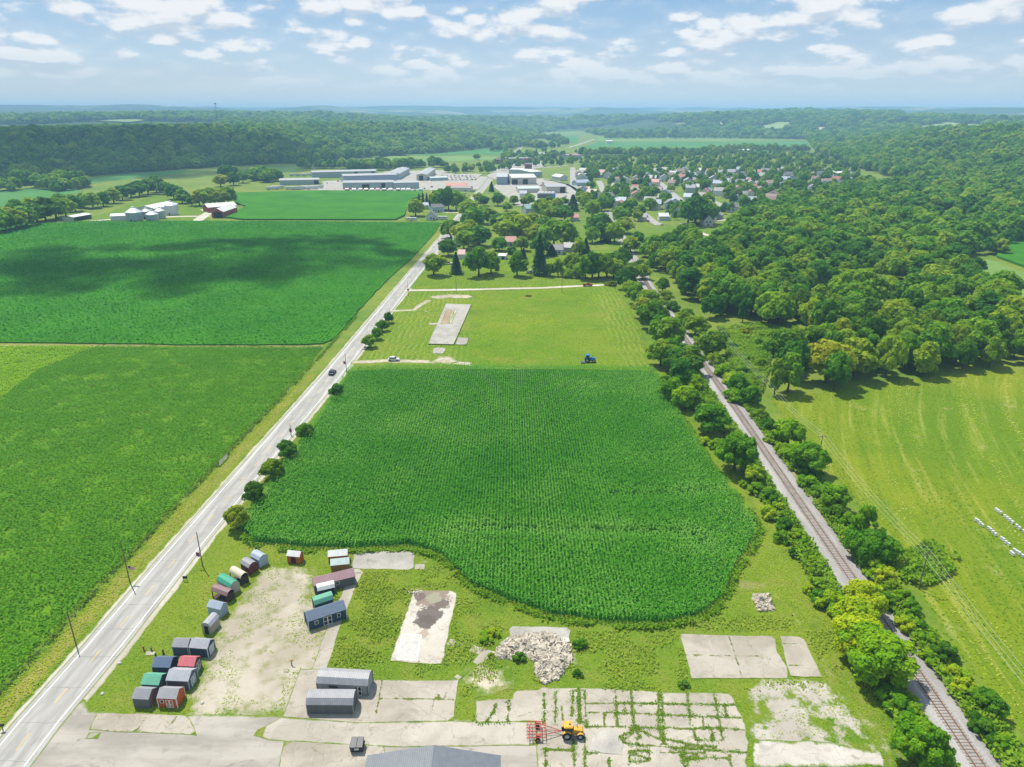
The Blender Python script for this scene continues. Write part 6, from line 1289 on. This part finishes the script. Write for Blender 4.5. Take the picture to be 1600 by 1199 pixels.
def lattice_tower():
    Y = 2300.0; X = (341-800)/F*(Y*CP+40*SP); z0 = zt(X, Y); t = empty('radio_mast', (X, Y, z0)); tag(t, 'tall lattice radio mast rising from the wooded hill', 'mast')
    top = H+ (176-163)/F*Y; hh = top-z0; mb = MB()
    for k in range(3):
        a_ = 2.094*k; mb.tube((1.7*math.cos(a_), 1.7*math.sin(a_), 0), (.9*math.cos(a_), .9*math.sin(a_), hh), .28, .2, 5)
    n = 22
    for i in range(n):
        for k in range(3):
            a0, a1 = 2.094*k, 2.094*(k+1); r0, r1 = 1.7-.8*i/n, 1.7-.8*(i+1)/n
            mb.tube((r0*math.cos(a0), r0*math.sin(a0), hh*i/n), (r1*math.cos(a1), r1*math.sin(a1), hh*(i+1)/n), .12, .12, 4)
    mb.build('lattice', paint('mast_grey', (.12, .14, .18), .6), t)
    mb = MB()
    for k in range(3): mb.box((2.2*math.cos(2.094*k), 2.2*math.sin(2.094*k), hh-2), (1.6, 1.6, 3.2))
    mb.box((0, 0, hh-.4), (5.5, .5, .5)); mb.build('antenna', paint('mast_grey', (.12, .14, .18)), t)
lattice_tower()
# wire fence along the soybean edge
t = empty('wire_fence', (-83, 95, 0)); tag(t, 'low wire fence on wooden posts between road verge and soybeans', 'fence')
fp_ = [on_line(ROAD, y)+Vector((-10.1, 0, 0)) for y in np.arange(72, 245, 6.5)]
for q in fp_: MB().tube((q.x+83, q.y-95, 0), (q.x+83+R.uniform(-.08, .08), q.y-95, 1.25), .075, .065, 7).build('post', M_POLE, t)
for zz in (.5, .95): MB().path([(q.x+83, q.y-95, zz) for q in fp_], .012, 4).build('strand', M_POLE, t)
# farm gate in the fence line
p = P(358, 722); t = empty('field_gate', (p.x-1.5, p.y, 0), 1.5); tag(t, 'pale tubular gate at the soybean edge beside the road', 'gate'); mb = MB()
for z_ in (.3, .6, .9, 1.2): mb.tube((-2.6, 0, z_), (2.6, 0, z_), .05, .05, 6)
for x_ in (-2.6, 0, 2.6): mb.tube((x_, 0, .2), (x_, 0, 1.25), .05, .05, 6)
mb.build('bars', paint('gate_metal', (.4, .42, .4), .5), t); [MB().tube((s*2.8, 0, 0), (s*2.8, 0, 1.5), .1, .1, 8).build('post', M_POLE, t) for s in (-1, 1)]
# beehives
def hive(): 
    t = empty('beehive', (0, 0, 0)); MB().box((0, 0, .12), (.5, .55, .1)).box((-.2, -.2, .04), (.08, .08, .08)).box((.2, .2, .04), (.08, .08, .08)).box((.2, -.2, .04), (.08, .08, .08)).box((-.2, .2, .04), (.08, .08, .08)).build('stand', M_POLE, t)
    MB().box((0, 0, .42), (.52, .58, .46)).box((0, 0, .80), (.50, .56, .26)).build('box', paint('hive_white', (.72, .72, .72), .6, .12), t); MB().box((0, 0, .98), (.58, .64, .09)).build('lid', XWH, t); return t
h0 = None; hv = [(990, 655), (1003, 663), (1015, 675), (1028, 688), (1062, 703), (1075, 713), (1088, 727), (1103, 741), (1138, 763), (1152, 772), (1165, 787), (1182, 800), (1213, 833), (1228, 843), (1243, 852), (1262, 867), (1195, 848), (1207, 858)]; hv2 = [(1108, 595), (1120, 604), (1134, 614), (1158, 634), (1172, 645), (1187, 657), (1203, 670), (1227, 690), (1243, 704), (1268, 722)]
for row, l in (('nearer', hv), ('farther', hv2)):
    for x_, y_ in l:
        o = hive() if h0 is None else copy_tree(h0); h0 = h0 or o; p = P(1260+x_/3.747, 640+y_/3.747); o.location = (p.x, p.y, 0); o.rotation_euler = (0, 0, .4+R.uniform(-.15, .15)); o.scale = (.82, .82, .8)
        tag(o, f'white beehive in the {row} of the two rows on the hayfield', 'beehive', f'beehives in the {row} row')
# rubble
def rubble(name, poly, n, label, big=.75, hgt=1.1, mat=None):
    g = np.random.default_rng(3); pts_ = PP(poly); lo = np.min([q[:2] for q in pts_], 0); hi = np.max([q[:2] for q in pts_], 0); mb = MB(); k = 0
    while k < n:
        x, y = g.uniform(lo[0], hi[0]), g.uniform(lo[1], hi[1])
        if not inside(pts_, np.array([x]), np.array([y]))[0]: continue
        e = float(polydist(pts_, np.array([x]), np.array([y]))[0]); z = min(1, e/2)*hgt*g.uniform(.1, 1); s = big*g.uniform(.25, 1)**1.6+.12; k += 1
        m_ = Matrix.Translation((x, y, z+.1)) @ Matrix.Rotation(g.uniform(0, 6), 4, 'Z') @ Matrix.Rotation(g.normal(0, .5), 4, 'X') @ Matrix.Rotation(g.normal(0, .5), 4, 'Y')
        d_ = np.array([s, s*g.uniform(.5, 1), s*g.uniform(.2, .45)]); vs = [m_ @ Vector([c*q*g.uniform(.65, 1.1) for c, q in zip(cc_, d_)]) for cc_ in [(a_, b_, c2) for a_ in (-1, 1) for b_ in (-1, 1) for c2 in (-1, 1)]]
        mb.add(vs, [(0, 1, 3, 2), (4, 6, 7, 5), (0, 4, 5, 1), (2, 3, 7, 6), (0, 2, 6, 4), (1, 5, 7, 3)])
    o = mb.build(name, mat or paint('broken_concrete', (.45, .40, .325), .95, .4, scale=.8)); tag(o, label, None, None, 'stuff')
rubble('rubble', [(773, 1018), (800, 995), (830, 992), (860, 990), (885, 1003), (893, 1012), (890, 1040), (868, 1062), (848, 1068), (836, 1050), (838, 1035), (818, 1022), (798, 1030), (778, 1030)], 1500, 'heap of broken concrete lumps beside the slab', .5, .7)
rubble('rubble', [(1174, 929), (1200, 929), (1210, 954), (1184, 955)], 130, 'scattered broken concrete lumps on the tiny foundation', .4, .25)
rubble('rubble', [(640, 922), (660, 922), (655, 930), (638, 930)], 14, 'few stones at the corner of the burnt slab', .3, .1)
t = P(877, 1004); tag(MB().box((t.x+.5, t.y, .45), (1.9, 1.1, .35), .1, .05).build('concrete_block', paint('block', (.5, .48, .44), .9)), 'large flat concrete block lying on the rubble edge', 'concrete block')
for nm_, px, rr_, hh_, tn, lb in (('shrub', (812, 1030), 1.2, 1.5, (1, 1, .8), 'green shrub growing out of the rubble'), ('shrub', (757, 1000), 1.6, 1.3, (2.2, 1.5, .6), 'yellowish shrub beside the footpath near the rubble'), ('shrub', (770, 992), 1.3, 1.4, (1.6, 1.3, .6), 'low shrub behind the yellowish one near the rubble'), ('shrub', (905, 1012), 1.3, 1.6, (1.3, 1.15, .8), 'shrub at the right end of the rubble slab'), ('shrub', (903, 1055), .9, 1.1, (1.3, 1.15, .8), 'small shrub below the rubble heap'), ('shrub', (1068, 1072), 1.2, .9, (.8, .8, 1.1), 'low greyish shrub at the corner of the slab grid'), ('shrub', (768, 1027), .8, .9, (1.8, 1.3, .6), 'small yellowish shrub left of the rubble')):
    p = P(*px); tree(p.x, p.y, rr_, hh_, 'bush', lb, None, tn)
for px, r_, h_, lab in (((826, 463.5), 1.7, 1.0, 'low brushwood pile in the open meadow'), ((955, 446), 4, 2.4, 'greyish shrub at the end of the pale lane')):
    p = P(*px); tree(p.x, p.y, r_, h_, 'bush', lab, None, (1.3, .7, 1.0), 'brush_pile' if r_ < 2 else None, cat='brush pile' if r_ < 2 else None)
# small fixtures in front
p = P(234, 1020.5); 
sheet('concrete_pad', PP([(229, 1018), (245, 1018), (241, 1025), (224.5, 1025)]), .06, M_CONC, .6, .05)
for px, h_, m_, lb in (((225, 1016.5), 1.0, RED, 'red topped hydrant beside the small concrete pad'), ((237, 1017), .8, M_POLE, 'short post on the far side of the small concrete pad'), ((255.5, 1022), .9, M_DARKIN, 'dark post right of the small concrete pad'), ((244, 1028), .9, M_DARKIN, 'dark post in front of the small concrete pad')):
    p = P(*px); o = MB().lathe([(.0, h_), (.16, h_-.05), (.18, h_-.25), (.13, h_-.28), (.13, .1), (.22, .08), (.22, 0)], n=12).build('hydrant' if 'hydrant' in lb else 'bollard', m_); o.location = (p.x, p.y, 0); tag(o, lb, 'hydrant' if 'hydrant' in lb else 'post')
p = P(290, 908.5); t = empty('yard_sign', (p.x, p.y, 0)); tag(t, 'small dark sign on two legs in the grass by the road', 'sign'); MB().box((0, 0, .95), (.95, .08, .6)).build('board', M_DARKIN, t); [MB().box((s*.4, 0, .33), (.07, .07, .66)).build('leg', M_POLE, t) for s in (-1, 1)]
p = P(5, 1142); t = empty('mailbox', (p.x, p.y, 0)); tag(t, 'dark mailbox on a post at the edge of the soybeans', 'mailbox'); MB().box((0, 0, .5), (.1, .1, 1.0)).build('post', M_POLE, t); MB().extrude([(-.16, 1.0), (-.16, 1.22), (0, 1.36), (.16, 1.22), (.16, 1.0)][::-1], -.35, .35, 'x').build('box', M_DARKIN, t)
p = P(448, 1048); sheet('manhole_pad', PP([(444, 1046), (452, 1046), (451, 1051), (443, 1051)]), .06, M_CONC, .5, .05)
p = P(456, 1040); t = empty('hand_pump', (p.x, p.y, 0)); tag(t, 'grey standpipe beside the small pad on the gravel', 'standpipe'); MB().tube((0, 0, 0), (0, 0, 1), .13, .1, 10).build('pipe', W_LG, t); MB().box((.15, 0, 1.05), (.5, .14, .14)).build('handle', RED, t)
for k, (px, lb) in enumerate((((316, 1099), 'whitish stone lying on the gravel yard'), ((160, 1085), 'pale stone on the grass strip near the road'), ((187, 1037), 'pinkish stone on the grass beside the road'))):
    p = P(*px); o = MB().lathe([(0, .35), (.2, .28), (.32, .12), (.3, 0)], n=9).build('stone', paint('pale_stone', (.5, .47, .42), .9)); o.location = (p.x, p.y, 0); o.rotation_euler = (0, 0, k); tag(o, lb, 'stone')
# ------------------------------------------------------------------ clouds overhead (they shade the far corn and the hill)
def cloud(cx, cy, cz, sx, sy, seed, label):
    g = np.random.default_rng(seed); mb = MB()
    for k in range(95):
        a_, q = g.uniform(0, 6.28), g.uniform(0, 1)**.6; x, y = math.cos(a_)*q*sx, math.sin(a_)*q*sy; r_ = g.uniform(.14, .30)*min(sx, sy)*(1.25-q*.7)
        n = 10; mb.lathe([(r_*math.sin(math.pi*i/n)+.01, -r_*.45*math.cos(math.pi*i/n)) for i in range(n+1)], (x, y, g.uniform(0, .35)*min(sx, sy)*(1-q)), 16)
    o = mb.build('cloud', None); o.location = (cx, cy, cz); tag(o, label, kind='stuff')
    m, nt = new_mat('cloud_vapour'); 
    ps = nt.pos(); tr_ = nt.n('ShaderNodeBsdfTransparent'); df = nt.n('ShaderNodeBsdfDiffuse', i_0=(.9, .9, .9, 1))
    f = nt.ss(nt.noise(ps, .008, 5, .6), .22, .5); nt_ = nt.n('ShaderNodeMixShader', i_0=nt.math('MULTIPLY', f, .34), i_1=tr_.outputs[0], i_2=df.outputs[0]); out(nt, nt_.outputs[0]); o.data.materials.append(m)
def cloud_over(px, py, alt, sx, sy, seed, label, z=0):
    p = P(px, py); t = (alt-z)/sdir.z; cloud(p.x+sdir.x*t, p.y+sdir.y*t, alt, sx, sy, seed, label)
cloud_over(250, 412, 900, 165, 88, 5, 'cumulus drifting overhead'); cloud_over(470, 382, 900, 80, 40, 8, 'small cumulus drifting overhead')
cloud_over(120, 258, 1000, 480, 380, 7, 'broad cumulus drifting over the hill')
# ------------------------------------------------------------------ haze and clouds
hz = MB().box((0, 11000, 86), (60000, 30000, 174)).build('haze', None); hz['kind'] = 'stuff'; tag(hz, 'blue summer haze lying over the valley and hills')
m, nt = new_mat('haze'); v = nt.n('ShaderNodeVolumePrincipled'); v.inputs['Color'].default_value = (.39, .66, 1.0, 1); v.inputs['Density'].default_value = HAZE_DENSITY; v.inputs['Anisotropy'].default_value = .0
o_ = nt.n('ShaderNodeOutputMaterial'); nt.link(v.outputs[0], o_.inputs['Volume']); hz.data.materials.append(m)
